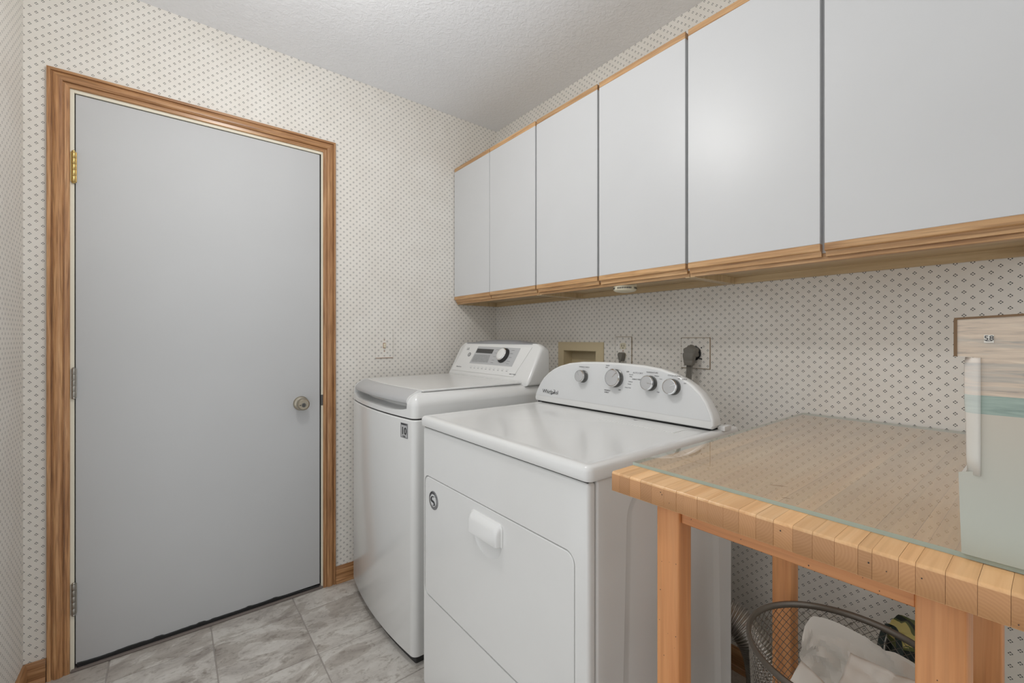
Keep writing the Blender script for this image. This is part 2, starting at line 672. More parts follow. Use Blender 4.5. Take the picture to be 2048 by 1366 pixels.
struct(box('ceiling', (LX - T, YB, ZC), (R + T, D + T, ZC + 0.05), M['ceil'], smooth=False), 'white orange-peel textured ceiling')
floor = struct(box('floor', (LX - T, YB, -0.06), (R + T, D + 0.3, -0.0018), M['grout'], smooth=False), 'grey stone-look tile floor')

# floor tiles, each its own piece
G = 0.3045
tile_me = None
gx0, gy0 = 0.1285 - 2 * G, 1.7145 + G
for i in range(7):
    for j in range(-1, 9):
        x0, x1 = gx0 + i * G + 0.0018, gx0 + (i + 1) * G - 0.0018
        y1, y0 = gy0 - (j) * G - 0.0018, gy0 - (j + 1) * G + 0.0018
        x0c, x1c = max(x0, LX), min(x1, R)
        y1c = min(y1, D + (0.02 if -0.28 < x0 < 0.5 else 0.0))
        if x1c - x0c < 0.01 or y1c - y0 < 0.01:
            continue
        box('tile', (x0c, y0, -0.006), (x1c, y1c, 0.0), M['tile'], floor, bevel=0.0012, seg=1)

# baseboards: board with a rounded shoe
BP = [(0, 0), (0.019, 0), (0.019, 0.008), (0.016, 0.016), (0.0115, 0.019), (0.0115, 0.066), (0.008, 0.074), (0.004, 0.078), (0, 0.078)]


def sweep(name, prof, p0, p1, out, mat, parent=None):
    out = Vector(out)
    loops = [[Vector(p) + out * a + Vector((0, 0, b)) for a, b in prof] for p in (p0, p1)]
    return fin(name, loft(loops), mat, parent, angle=25)


struct(sweep('baseboard_back', BP, (0.621, D, 0), (R, D, 0), (0, -1, 0), M['oak_x']), 'oak baseboard right of the door')
struct(sweep('baseboard_left', BP, (LX, 1.72, 0), (LX, D, 0), (1, 0, 0), M['oak_y']), 'oak baseboard along the left wall')
struct(sweep('baseboard_right', BP, (R, YB, 0), (R, D, 0), (-1, 0, 0), M['oak_y']), 'oak baseboard behind the table')
struct(sweep('baseboard_corner', BP, (LX, D, 0), (-0.337, D, 0), (0, -1, 0), M['oak_x']), 'short oak baseboard left of the door')

# door casing: three mitred mouldings
CP = [(0, 0), (0, 0.008), (0.002, 0.010), (0.0125, 0.0112), (0.0134, 0.0068), (0.0162, 0.0068), (0.0172, 0.0125), (0.023, 0.0155), (0.031, 0.0165), (0.037, 0.0155),
      (0.0415, 0.0125), (0.0422, 0.0082), (0.0448, 0.0082), (0.0458, 0.0145), (0.054, 0.0145), (0.056, 0.0125), (0.056, 0)]
xi0, xi1, zi = -0.279, 0.565, 2.059


def casing(name, corner_pts, mat, label):
    # corner_pts: two (x,z,dx,dz): inner point and the direction the width runs in
    loops = []
    for x, z, dx, dz in corner_pts:
        loops.append([Vector((x + dx * s, D - d, z + dz * s)) for s, d in CP])
    return struct(fin(name, loft(loops), mat, angle=18), label)


casing('trim_1', [(xi0, 0.0, -1, 0), (xi0, zi, -1, 1)], M['oak_z'], 'oak moulding up the hinge side of the door')
casing('trim_2', [(xi0, zi, -1, 1), (xi1, zi, 1, 1)], M['oak_x'], 'oak moulding over the top of the door')
casing('trim_3', [(xi1, zi, 1, 1), (xi1, 0.0, 1, 0)], M['oak_z'], 'oak moulding up the knob side of the door')
# jamb
bm = bmesh.new()
add_box(bm, (xi0 - 0.004, D - 0.002, 0), (-0.2685, D + 0.08, 2.064), 0.0008, 1)
add_box(bm, (0.5575, D - 0.002, 0), (xi1 + 0.004, D + 0.08, 2.064), 0.0008, 1)
add_box(bm, (-0.2685, D - 0.002, 2.0475), (0.5575, D + 0.08, 2.064), 0.0008, 1)
add_box(bm, (-0.2685, D + 0.045, 0), (0.5575, D + 0.08, 2.0475))
jamb = struct(fin('trim_4', bm, M['cream'], angle=25), 'cream painted door jamb')
bm = bmesh.new()
add_box(bm, (-0.2685, D + 0.012, 0.02), (-0.258, D + 0.044, 2.0475))
add_box(bm, (0.545, D + 0.006, 0.02), (0.5575, D + 0.044, 2.0475))
add_box(bm, (-0.2685, D + 0.008, 2.035), (0.5575, D + 0.044, 2.0475))
fin('weather_seal', bm, M['black'], jamb, smooth=False)
struct(box('trim_5', (-0.277, D - 0.012, 0.0), (0.563, D + 0.06, 0.009), M['thresh'], bevel=0.003), 'grey door threshold')

# door slab
door = struct(box('door_1', (-0.2655, D + 0.0, 0.022), (0.551, D + 0.04, 2.044), M['door'], bevel=0.0015), 'flat pale grey painted door')
# ragged black sweep along the bottom
bm = bmesh.new()
N = 90
top, bot = [], []
for k in range(N + 1):
    x = -0.262 + (0.548 + 0.262) * k / N
    zt = 0.024 + 0.004 * (noise.noise(Vector((x * 13, 3.1, 0)))) + 0.004 * max(0, noise.noise(Vector((x * 40, 9.1, 0))))
    zt -= 0.010 * max(0, (k / N - 0.82) / 0.18)
    if 0.26 < k / N < 0.30 or 0.43 < k / N < 0.46:
        zt += 0.0035
    top.append(zt)
loops = []
for k in range(N + 1):
    x = -0.262 + (0.548 + 0.262) * k / N
    loops.append([Vector((x, D - 0.003, 0.0098)), Vector((x, D + 0.03, 0.0098)), Vector((x, D + 0.03, 0.0225)), Vector((x, D - 0.0005, top[k])), Vector((x, D - 0.003, top[k] - 0.003))])
fin('door_sweep', loft(loops), M['black'], door)


def hinge(z0, z1, mat, label):
    bm = bmesh.new()
    n = 5
    h = (z1 - z0 - 0.012) / n
    for k in range(n):
        a = z0 + 0.006 + k * h
        lathe([(0, 0), (0.0052, 0), (0.0058, 0.001), (0.0058, h - 0.0016), (0.0052, h - 0.0006), (0, h - 0.0006)], (-0.2695, D - 0.006, a), (0, 0, 1), 14, bm)
    lathe([(0, 0), (0.004, 0), (0.0058, 0.003), (0.0045, 0.006), (0, 0.006)], (-0.2695, D - 0.006, z0), (0, 0, 1), 14, bm)
    lathe([(0, 0), (0.005, 0), (0.005, 0.003), (0.002, 0.006), (0, 0.006)], (-0.2695, D - 0.006, z1 - 0.006), (0, 0, 1), 14, bm)
    o = fin('hinge', bm, mat, door)
    o['label'] = label
    bm = bmesh.new()
    add_box(bm, (-0.2775, D - 0.0045, z0 + 0.006), (-0.262, D - 0.0005, z1 - 0.006))
    fin('hinge_leaf', bm, mat, o, smooth=False)


hinge(1.726, 1.843, M['brass'], 'brass hinge at the top')
hinge(0.964, 1.076, M['steel'], 'steel hinge in the middle')
hinge(0.198, 0.316, M['steel'], 'dull steel hinge at the bottom')

# door knob: rose, neck, drum-shaped knob with a keyed face
kx, kz = 0.469, 0.880
kb = fin('door_knob', lathe([(0, 0), (0.032, 0), (0.0325, 0.003), (0.029, 0.008), (0.018, 0.011), (0.0135, 0.014), (0.0135, 0.024), (0.021, 0.028), (0.0265, 0.034),
                             (0.0275, 0.043), (0.026, 0.052), (0.0225, 0.056), (0.021, 0.0575), (0, 0.0575)], (kx, D, kz), (0, -1, 0), 40), M['nickel'], door)
fin('lock_cylinder', lathe([(0, 0.0575), (0.0095, 0.0575), (0.0095, 0.0595), (0.0085, 0.0603), (0, 0.0603)], (kx, D, kz - 0.002), (0, -1, 0), 24), M['skirt'], kb)
box('key_slot', (kx - 0.0011, D - 0.0612, kz - 0.008), (kx + 0.0011, D - 0.0602, kz + 0.004), M['black'], kb, smooth=False)
fin('thumb_button', lathe([(0, 0.0575), (0.0025, 0.0575), (0.0025, 0.059), (0, 0.059)], (kx - 0.0145, D, kz - 0.002), (0, -1, 0), 12), M['ink'], kb)
# strike plate on the jamb
box('strike_plate', (0.5555, D - 0.0032, 0.862), (0.5645, D - 0.0018, 0.912), M['skirt'], jamb, smooth=False)

# ------------------------------------------------------------------ wall cabinets
CX = 1.28
ZB0, ZB1 = 1.416, 2.131
PULL = [(0.0, 0.0), (0.0, -0.0165), (0.002, -0.0185), (0.009, -0.0185), (0.010, -0.0225), (0.012, -0.0315), (0.0185, -0.0315), (0.0185, 0.0)]


def cabinet_unit(ya, yb, doors, label):
    t = thing('wall_cabinet', label, 'cabinet', (1.44, (ya + yb) / 2, 1.372), 'white oak-edged wall cabinets')
    x0, x1 = CX + 0.0205, R - 0.001
    # carcass: two side panels, bottom and top panels, back, hanging strip
    for k, (s, e) in enumerate(((ya - 0.0005, ya - 0.0165), (yb + 0.0165, yb + 0.0005))):
        box('side_panel', (x0, min(s, e), 1.372), (x1, max(s, e), 2.149), M['birch_z'], t, bevel=0.0008, seg=1)
    for s_, e_ in ((ya - 0.0005, ya - 0.0165), (yb + 0.0165, yb + 0.0005)):
        box('edge_band', (x0 - 0.0006, e_ if e_ < s_ else s_, 1.3945), (x0 + 0.0004, s_ if e_ < s_ else e_, 2.149), M['lam'], t, smooth=False)
    ym = doors[0][1] - 0.003
    box('centre_stile', (x0 - 0.0006, ym - 0.02, 1.3945), (x0 + 0.014, ym + 0.02, 2.134), M['lam'], t, smooth=False)
    box('bottom_panel', (x0, yb + 0.0165, 1.394), (x1, ya - 0.0165, 1.408), M['birch_y'], t, smooth=False)
    box('top_panel', (x0, yb + 0.0165, 2.135), (x1, ya - 0.0165, 2.149), M['birch_y'], t, smooth=False)
    box('hanging_strip', (x1 - 0.014, yb + 0.0165, 1.3715), (x1, ya - 0.0165, 1.394), M['birch_y'], t, smooth=False)
    box('bottom_rail', (x0 - 0.0005, yb + 0.0005, 1.374), (x0 + 0.018, ya - 0.0005, 1.394), M['cab_y'], t, bevel=0.001, seg=1)
    for (da, db) in doors:
        d = box('door', (CX, db, ZB0), (CX + 0.0185, da, ZB1), M['lam'], t, bevel=0.0008, seg=1)
        lp = [[Vector((CX + a, y, ZB0 + b)) for a, b in PULL] for y in (da, db)]
        fin('pull_rail', loft(lp), M['cab_y'], d, angle=20)
        box('top_rail', (CX, db, ZB1), (CX + 0.0185, da, 2.152), M['cab_y'], d, bevel=0.0012, seg=1)
    return t


g = 0.0048
cabinet_unit(2.160, 1.4505, [(2.1565, 1.808 + 0.0020), (1.808 - 0.0020, 1.4505 + g)], 'white two-door wall cabinet in the far corner, above the top-load washer')
cabinet_unit(1.4505, 0.731, [(1.4505 - g, 1.0915 + g), (1.0915 - g, 0.731 + g)], 'white two-door wall cabinet in the middle, with the round alarm beneath')
cabinet_unit(0.731, 0.010, [(0.731 - g, 0.3685 + g), (0.3685 - g, 0.010 + g)], 'white two-door wall cabinet nearest, above the butcher block table')

# round alarm under the middle cabinet
al = thing('round_alarm', 'small round cream alarm fixed under the middle wall cabinet', 'alarm', (1.345, 1.016, 1.394))
fin('case', lathe([(0, 0), (0.041, 0), (0.0425, -0.002), (0.0425, -0.033), (0.041, -0.036), (0.034, -0.040), (0.02, -0.0425), (0, -0.043)], (1.345, 1.016, 1.394), (0, 0, 1), 40), M['ivory'], al)
bm = bmesh.new()
for k in range(44):
    if k % 11 in (9, 10):
        continue
    a = 2 * PI * k / 44
    c, s = math.cos(a), math.sin(a)
    rr = 0.0427
    ctr = Vector((1.345 + rr * c, 1.016 + rr * s, 1.3655))
    tx = Vector((-s, c, 0)) * 0.0018
    nx = Vector((c, s, 0)) * 0.0006
    for sg in (1,):
        pts = [ctr + tx * a_ + nx * b_ + Vector((0, 0, c_ * 0.0032)) for a_, b_, c_ in ((-1, 1, -1), (1, 1, -1), (1, 1, 1), (-1, 1, 1))]
        bm.faces.new([bm.verts.new(p) for p in pts])
o = fin('vent_slots', bm, M['dark'], al, smooth=False)
o['kind'] = 'stuff'

# ------------------------------------------------------------------ top-load washer
WY0, WY1, WXB = 1.422, 2.108, 1.345


def wf(y):
    return 0.654 + 0.245 * (y - 1.735) ** 2


def wash_outline(ins=0.0):
    y0, y1, xb = WY0 + ins, WY1 - ins, WXB - ins
    pts = [(xb, y1), (xb, y0)]
    rc = max(0.028 - ins, 0.004)
    xr = wf(WY0 + 0.028) + ins
    for k in range(7):
        a = PI * 1.5 - (PI / 2) * k / 6
        pts.append((xr + rc * (1 + math.cos(a)), y0 + rc + rc * math.sin(a)))
    for k in range(1, 16):
        y = y0 + rc + (y1 - y0 - 2 * rc) * k / 16
        pts.append((wf(y) + ins, y))
    xl = wf(WY1 - 0.028) + ins
    for k in range(7):
        a = PI - (PI / 2) * k / 6
        pts.append((xl + rc * (1 + math.cos(a)), y1 - rc + rc * math.sin(a)))
    return pts


wa = thing('washing_machine', 'white top-load washing machine with bowed front and slanted rear console', 'washer', (1.0, 1.765, 0))
lp = [[(x, y, z) for x, y in wash_outline(i)] for z, i in ((0.034, 0.006), (0.036, 0.002), (0.040, 0.0), (0.880, 0.0), (0.8845, 0.003))]
fin('cabinet', loft(lp), M['white'], wa, angle=30)
lp = [[(x, y, z) for x, y in wash_outline(0.022)] for z in (0.0, 0.036)]
fin('base', loft(lp), M['dark'], wa, angle=30)
lp = [[(x, y, z) for x, y in wash_outline(0.006)] for z in (0.8845, 0.8895)]
fin('seam', loft(lp), M['gap_fill'], wa, angle=30)
# top cover with the finger pocket cut into its front
prof = ((0.8895, 0.002), (0.891, 0.0), (0.932, 0.0), (0.944, 0.002), (0.956, 0.008), (0.966, 0.018), (0.973, 0.030), (0.977, 0.042), (0.978, 0.055))
lp = [[(x, y, z) for x, y in wash_outline(i)] for z, i in prof]
deck = fin('top_cover', loft(lp), M['white'], wa, angle=40)
PY0, PY1 = 1.468, 2.062
lps = []
NS = 24
for k in range(NS + 1):
    y = PY0 + (PY1 - PY0) * k / NS
    q = abs((k / NS - 0.5) * 2)
    zb = 0.906 + 0.016 * q ** 5 + 0.004 * (1 - q)
    dep = 0.050 - 0.012 * q ** 8
    f = wf(y)
    lps.append([Vector(p) for p in ((f - 0.02, y, zb + 0.001), (f + dep * 0.7, y, zb), (f + dep, y, zb + 0.008), (f + dep + 0.012, y, 1.01), (f - 0.02, y, 1.01))])
c = fin('cutter', loft(lps), M['white'])
cut(deck, [c])
# lid
lp = []
for z, i in ((0.9785, 0.004), (0.9800, 0.0005), (0.9845, 0.0), (0.9865, 0.0025)):
    pts = []
    for k in range(17):
        y = 1.462 + (2.070 - 1.462) * k / 16
        pts.append((0.7135 + 0.245 * (y - 1.735) ** 2, y))
    pts += [(1.205, 2.070), (1.205, 1.462)]
    lp.append([(x, y, z) for x, y in inset2(pts, i)] if i else [(x, y, z) for x, y in pts])
lid = fin('lid', loft(lp), M['white'], wa, angle=30)
# silver handle in front of the lid
lps = []
HY0, HY1 = 1.474, 2.056
for k in range(33):
    y = HY0 + (HY1 - HY0) * k / 32
    f = wf(y)
    e = 0.7135 + 0.245 * (y - 1.735) ** 2
    lps.append([Vector((x, y, z)) for x, z in ((e - 0.0008, 0.9855), (e - 0.014, 0.983), (e - 0.028, 0.9755), (f + 0.014, 0.9655), (f + 0.006, 0.957), (f + 0.0025, 0.949),
                                               (f + 0.0035, 0.942), (f + 0.009, 0.9375), (f + 0.022, 0.9365), (f + 0.040, 0.940), (f + 0.048, 0.955), (e - 0.0008, 0.977))])
hd = fin('lid_handle', loft(lps), M['silver'], wa, angle=40)
hd['label'] = 'silver lid handle'
for ye in (HY0 - 0.0055, HY1 + 0.0015):
    lps = []
    for y in (ye, ye + 0.004):
        f = wf(y)
        e = 0.7135 + 0.245 * (y - 1.735) ** 2
        lps.append([Vector((x, y, z)) for x, z in ((e, 0.9865), (e - 0.014, 0.9845), (e - 0.028, 0.977), (f + 0.013, 0.9672), (f + 0.005, 0.958), (f + 0.0015, 0.949), (f + 0.003, 0.940), (f + 0.03, 0.938), (e, 0.972))])
    fin('handle_trim', loft(lps), M['white2'], wa, angle=50)

# console: body of stations along Y, face tilted back
def con_prof(y):
    # returns the profile in X,Z for station y
    q = (y - 1.755) / 0.345
    drop = 0.0
    if q < -0.80:
        drop = 0.05 * ((-q - 0.80) / 0.2) ** 2
    elif q > 0.90:
        drop = 0.05 * ((q - 0.90) / 0.1) ** 2
    zt = 1.149 - drop * 0.55
    zc = 1.170 - 0.024 * q * q - drop * 0.6
    return [(1.207, 0.970), (1.208, 0.986), (1.2125, 0.996), (1.216, 1.001 + 0.0), (1.216 + 0.08 * (zt - 1.001) / 0.146, zt), (1.2985, zt + 0.004), (1.312, max(zt + 0.006, zc - 0.004)), (1.322, zc),
            (1.334, zc - 0.003), (1.342, zc - 0.012), (1.345, zc - 0.03), (1.345, 0.970)]


ys = [1.4225, 1.4229, 1.4243, 1.4266, 1.430, 1.4365, 1.444, 1.454, 1.466, 1.480, 1.494] + [1.494 + (2.065 - 1.494) * k / 14 for k in range(1, 15)] + [2.08, 2.0885, 2.0925, 2.098, 2.102, 2.1045, 2.1061, 2.1065]
lps = []
for i, y in enumerate(ys):
    pr = con_prof(y)
    rr_ = 0.014
    tt = min(y - ys[0], ys[-1] - y, rr_)
    sh = rr_ - math.sqrt(max(0.0, rr_ * rr_ - (rr_ - tt) ** 2))
    pr2 = inset2(pr, sh) if sh > 1e-6 else pr
    lps.append([Vector((x, y, max(z, 0.970))) for x, z in pr2])
con = fin('console', loft(lps), M['white'], wa, angle=35)
# face plane frame
A0 = Vector((1.215, 0, 1.0))
dU = Vector((0.08, 0, 0.146)).normalized()
nF = Vector((-dU.z, 0, dU.x))


def fp(y, s, h=0.0):
    p = A0 + dU * s + nF * h
    return Vector((p.x, y, p.z))


def face_quad(name, c4, h, mat, parent, base=0.0002):
    """thin raised plate on the console face; c4 = four (y, s)."""
    lp = [[fp(y, s, k) for y, s in c4] for k in (base, h)]
    return fin(name, loft(lp), mat, parent, smooth=False)


# pale front plate, silver cap along the arch
face_quad('front_plate', ((2.080, 0.006), (1.532, 0.004), (1.4855, 0.156), (2.049, 0.165)), 0.0014, M['white2'], con)
lps = []
for k in range(21):
    y = 1.492 + (2.046 - 1.492) * k / 20
    q = (y - 1.755) / 0.345
    zt, zc = 1.149, 1.170 - 0.024 * q * q
    lps.append([Vector(p) for p in ((1.2962, y, zt + 0.0008), (1.2985, y, zt + 0.0055), (1.312, y, max(zt + 0.0065, zc - 0.003)), (1.322, y, zc + 0.0012), (1.334, y, zc - 0.0018), (1.336, y, zc - 0.006), (1.305, y, zt - 0.004))])
o = fin('console_cap', loft(lps), M['capgrey'], con, angle=40)
o['label'] = 'silver cap along the console top'
pn = face_quad('control_panel', ((1.9185, 0.1535), (1.5625, 0.1495), (1.5715, 0.053), (1.9350, 0.0535)), 0.0022, M['lcdpanel'], wa, 0.0014)
face_quad('display', ((1.9165, 0.1400), (1.7680, 0.1385), (1.7695, 0.1140), (1.9165, 0.1155)), 0.0030, M['lcd'], pn, 0.0022)
face_quad('status_matrix', ((1.9180, 0.1065), (1.7780, 0.1055), (1.7740, 0.0640), (1.9225, 0.0625)), 0.0026, M['matrix'], pn, 0.0022)
dc = fp(1.668, 0.107, 0.0018)
dl = fin('dial', lathe([(0, 0), (0.0395, 0), (0.0395, 0.002), (0.036, 0.008), (0.0335, 0.0165), (0.0315, 0.018), (0, 0.018)], dc, nF, 40), M['dark'], wa)
fin('dial_ring', lathe([(0.0325, 0.0172), (0.0332, 0.0185), (0.0312, 0.0205), (0.0285, 0.0205), (0.0280, 0.0180)], dc, nF, 40, ring=True), M['chrome'], dl)
fin('dial_cap', lathe([(0, 0.0185), (0.0285, 0.0185), (0.0278, 0.0215), (0.024, 0.0228), (0, 0.0235)], dc, nF, 40), M['white2'], dl)
bc = fp(1.970, 0.1031, 0.0014)
pb = fin('power_button', lathe([(0, 0), (0.0115, 0), (0.0115, 0.0015), (0.0100, 0.0022), (0, 0.0022)], bc, nF, 24), M['silver'], wa)
fin('button_ring', lathe([(0.0112, 0.001), (0.0118, 0.0025), (0.0100, 0.0025), (0.0097, 0.001)], bc, nF, 24, ring=True), M['ink'], pb)
for k in range(10):
    y = 1.9024 - (1.9024 - 1.5959) * k / 9
    face_quad('touch_button', ((y + 0.009, 0.0385), (y - 0.009, 0.0382), (y - 0.009, 0.0335), (y + 0.009, 0.0338)), 0.0022, M['face'], wa, 0.0014)
    face_quad('button_mark', ((y + 0.006, 0.0290), (y - 0.006, 0.0288), (y - 0.006, 0.0268), (y + 0.006, 0.0270)), 0.0017, M['ink2'], wa, 0.0014)
rt = Vector((0, -1, 0))
lettering('brand_lettering', 'LG', 0.019, fp(2.008, 0.1365, 0.0017), rt, dU, M['badge'], wa, bold=0.0004)
lettering('model_lettering', 'WaveForce', 0.011, fp(2.022, 0.0285, 0.0017), rt, dU, M['badge'], wa, shear=0.2)
lettering('drive_lettering', 'DIRECT DRIVE', 0.0075, fp(1.545, 0.0155, 0.0017), rt, dU, M['ink2'], wa)
for k, s in enumerate((0.138, 0.120, 0.100, 0.080, 0.066)):
    for y in (1.612, 1.738):
        face_quad('cycle_mark', ((y + 0.011, s), (y - 0.011, s - 0.0003), (y - 0.011, s - 0.0022), (y + 0.011, s - 0.0019)), 0.0026, M['badge'], pn, 0.0022)
# warranty badge on the front
def wpt(y, z, h):
    dx = 0.49 * (y - 1.735)
    n = Vector((-1, dx, 0)).normalized()
    return Vector((wf(y), y, z)) + n * h


def wquad(name, y0, y1, z0, z1, h0, h1, mat, parent):
    lp = [[wpt(y0, z0, h), wpt(y1, z0, h), wpt(y1, z1, h), wpt(y0, z1, h)] for h in (h0, h1)]
    return fin(name, loft(lp), mat, parent, smooth=False)


bd = wquad('warranty_badge', 1.508, 1.460, 0.8145, 0.8685, -0.0006, 0.0010, M['badge'], wa)
wquad('badge_field', 1.503, 1.465, 0.8180, 0.8600, 0.0010, 0.0012, M['silver'], bd)
yr = Vector((0.123, -1, 0)).normalized()
lettering('badge_number', '10', 0.036, wpt(1.484, 0.839, 0.0014), yr, (0, 0, 1), M['ink'], bd, bold=0.0012)
lettering('badge_text', 'YEAR', 0.0085, wpt(1.484, 0.8205, 0.0014), yr, (0, 0, 1), M['ink'], bd)
lettering('badge_heading', 'WARRANTY', 0.0072, wpt(1.484, 0.8645, 0.0012), yr, (0, 0, 1), M['ink'], bd)

# ------------------------------------------------------------------ dryer
dr = thing('clothes_dryer', 'white clothes dryer with four silver knobs on an arched console', 'dryer', (0.97, 0.962, 0))
DX0, DXB, DY0, DY1 = 0.668, 1.29, 0.595, 1.331
body = box('cabinet', (0.6945, DY0, 0.018), (DXB, DY1, 0.883), M['white'], dr, bevel=0.006, seg=3)
# embossed panel in the side
def side_loop(y, ins):
    pts = inset2(rrect(0.785, 1.215, 0.04, 0.835, (0.06, 0.06, 0.02, 0.02), 8), ins)
    return [(1.0 + (x - 1.0) * (1.08 - 0.16 * z), y, z) for x, z in pts]


c = fin('cutter', loft([side_loop(DY0 - 0.004, -0.012), side_loop(DY0 + 0.0002, 0.0), side_loop(DY0 + 0.0018, 0.006), side_loop(DY0 + 0.0045, 0.020), side_loop(DY0 + 0.0055, 0.028)]), M['white'])
cut(body, [c])
front = box('front_panel', (DX0, DY0, 0.018), (0.6925, DY1, 0.881), M['white'], dr, bevel=0.0085, seg=4)
dor = rrect(0.635, 1.317, 0.331, 0.722, 0.024, 8)
c = fin('cutter', loft([[(x, a, b) for a, b in inset2(dor, -0.0028)] for x in (DX0 - 0.02, DX0 + 0.010)]), M['white'])
cut(front, [c])
dd = fin('door', loft([[(x, a, b) for a, b in inset2(dor, i)] for x, i in ((DX0 + 0.0098, 0.0), (DX0 + 0.0035, 0.0), (DX0 + 0.001, 0.0012), (DX0 - 0.0002, 0.004))]), M['white'], dr, angle=40)
# scooped finger well below the handle
bm = bmesh.new()
bmesh.ops.create_uvsphere(bm, u_segments=32, v_segments=20, radius=1.0)
for v in bm.verts:
    v.co = Vector((DX0 - 0.003 + v.co.x * 0.0105, 0.955 + v.co.y * 0.068, 0.640 + v.co.z * 0.052))
c = fin('cutter', bm, M['white'])
cut(dd, [c])
lps = []
for x, i, dz in ((DX0 + 0.002, 0.0, 0), (DX0 - 0.003, 0.0, 0), (DX0 - 0.0045, 0.002, 0), (DX0 - 0.0050, 0.004, 0.0), (DX0 - 0.010, 0.0045, 0.003), (DX0 - 0.016, 0.0070, 0.009), (DX0 - 0.0185, 0.0105, 0.015)):
    lps.append([(x, a, b) for a, b in rrect(0.8835 + i, 1.0300 - i, 0.640 + min(i, 0.002), 0.6995 - i * 0.6 - dz, (0.014, 0.014, 0.002, 0.002), 6)])
hl = fin('door_handle', loft(lps), M['white2'], dd, angle=50)
hl['label'] = 'white hood-shaped door handle'
# badge
bg = Vector((DX0 - 0.0004, 1.255, 0.654))
b0 = fin('door_badge', lathe([(0, 0), (0.0295, 0), (0.0295, 0.0012), (0.0285, 0.0018), (0, 0.0018)], bg, (-1, 0, 0), 40), M['badge'], dd)
fin('badge_disc', lathe([(0, 0.0018), (0.0195, 0.0018), (0.0195, 0.0021), (0, 0.0021)], bg, (-1, 0, 0), 32), M['face'], b0)
sw = spline([(bg.x - 0.0024, bg.y - 0.010, bg.z + 0.014), (bg.x - 0.0024, bg.y + 0.008, bg.z + 0.010), (bg.x - 0.0024, bg.y + 0.010, bg.z - 0.001), (bg.x - 0.0024, bg.y - 0.006, bg.z - 0.004),
             (bg.x - 0.0024, bg.y - 0.010, bg.z - 0.012), (bg.x - 0.0024, bg.y + 0.004, bg.z - 0.016)], 6)
n_ = len(sw)
fin('badge_swirl', tube(sw, 0.003, 8, radii=[0.0004 + 0.0030 * math.sin(PI * (i + 0.5) / n_) for i in range(n_)]), M['ink'], b0)
txt = 'COMMERCIAL'
for i, ch in enumerate(txt):
    a = math.radians(155 - 130 * i / (len(txt) - 1))
    rr = 0.0243
    lettering('badge_letter', ch, 0.0085, bg + Vector((-0.0021, -rr * math.cos(a), rr * math.sin(a))), (0, -math.sin(a), -math.cos(a)), (0, -math.cos(a), math.sin(a)), M['ink'], b0)
# top
TX0, TX1, TY0, TY1 = 0.660, 1.327, 0.586, 1.339
lp = [[(x, y, z) for x, y in rrect(TX0 + i, TX1 - i, TY0 + i, TY1 - i, max(0.018 - i, 0.004), 6)] for z, i in ((0.8848, 0.004), (0.8862, 0.0012), (0.889, 0.0), (0.906, 0.0), (0.9125, 0.002), (0.9165, 0.0062), (0.918, 0.012), (0.9184, 0.020), (0.9170, 0.027), (0.9166, 0.034))]
top_ = fin('top', loft(lp), M['white'], dr, angle=40)
ll = [(1.045, 0.930), (1.096, 0.661), (1.185, 0.661), (1.185, 0.930)]
ll = [(1.090, 0.930), (1.090, 0.661), (1.186, 0.661), (1.186, 0.930)]
lint = fin('lint_lid', loft([[(x, y, z) for x, y in inset2(ll, i)] for z, i in ((0.9162, 0.0), (0.9176, 0.0), (0.9180, 0.0015))]), M['white'], dr, smooth=False)
fin('arrow_mark', loft([[(1.150, 0.832, z), (1.168, 0.832, z), (1.168, 0.850, z)] for z in (0.9180, 0.9183)]), M['badge'], lint, smooth=False)
box('seam', (0.672, DY0 + 0.006, 0.880), (1.286, DY1 - 0.006, 0.8865), M['gap_fill'], dr, smooth=False)
# arched console
arch = [(1.345, 0.922), (1.352, 0.932), (1.350, 0.950), (1.343, 0.968), (1.328, 0.996), (1.310, 1.019), (1.285, 1.040), (1.258, 1.056), (1.225, 1.070), (1.175, 1.083), (1.110, 1.0905), (1.040, 1.0935),
        (0.975, 1.0945)]
arch = arch + [(1.950 - y, z) for y, z in reversed(arch[:-1])]


def cx_(z):
    return 1.186 + (z - 0.92) * 0.13


def con_loop(off, ins):
    return [(cx_(b) + off, a, b) for a, b in inset2(arch, ins)]


lps = [[(1.250, a, b) for a, b in inset2(arch, 0.016)], [(1.246, a, b) for a, b in inset2(arch, 0.008)], [(1.235, a, b) for a, b in inset2(arch, 0.002)],
       con_loop(0.008, 0.0), con_loop(0.0035, 0.0010), con_loop(0.001, 0.0030), con_loop(0.0, 0.0060)]
dcon = fin('console', loft(lps), M['white'], dr, angle=30)
fcp = [(a, b) for a, b in inset2(arch, 0.0072)]
fcp = [(a, max(b, 0.9455)) for a, b in fcp]
fl = [p for i, p in enumerate(fcp) if i == 0 or (abs(p[0] - fcp[i - 1][0]) + abs(p[1] - fcp[i - 1][1])) > 0.002]
fin('face_plate', loft([[(cx_(b) + o_, a, b) for a, b in fl] for o_ in (0.0005, -0.0009)]), M['face'], dr, smooth=False)
box('console_clip', (1.222, 0.583, 0.916), (1.262, 0.602, 0.930), M['white2'], dr, bevel=0.002)
box('console_shadow_gap', (1.194, 0.612, 0.9155), (1.24, 1.338, 0.9235), M['gap_fill'], dr, smooth=False)  # near-black strip standing in for the shade under the console
nC = Vector((-1, 0, 0.13)).normalized()
uC = Vector((0.13, 0, 1)).normalized()


def cp(y, z, h=0.0011):
    return Vector((cx_(z), y, z)) + nC * h


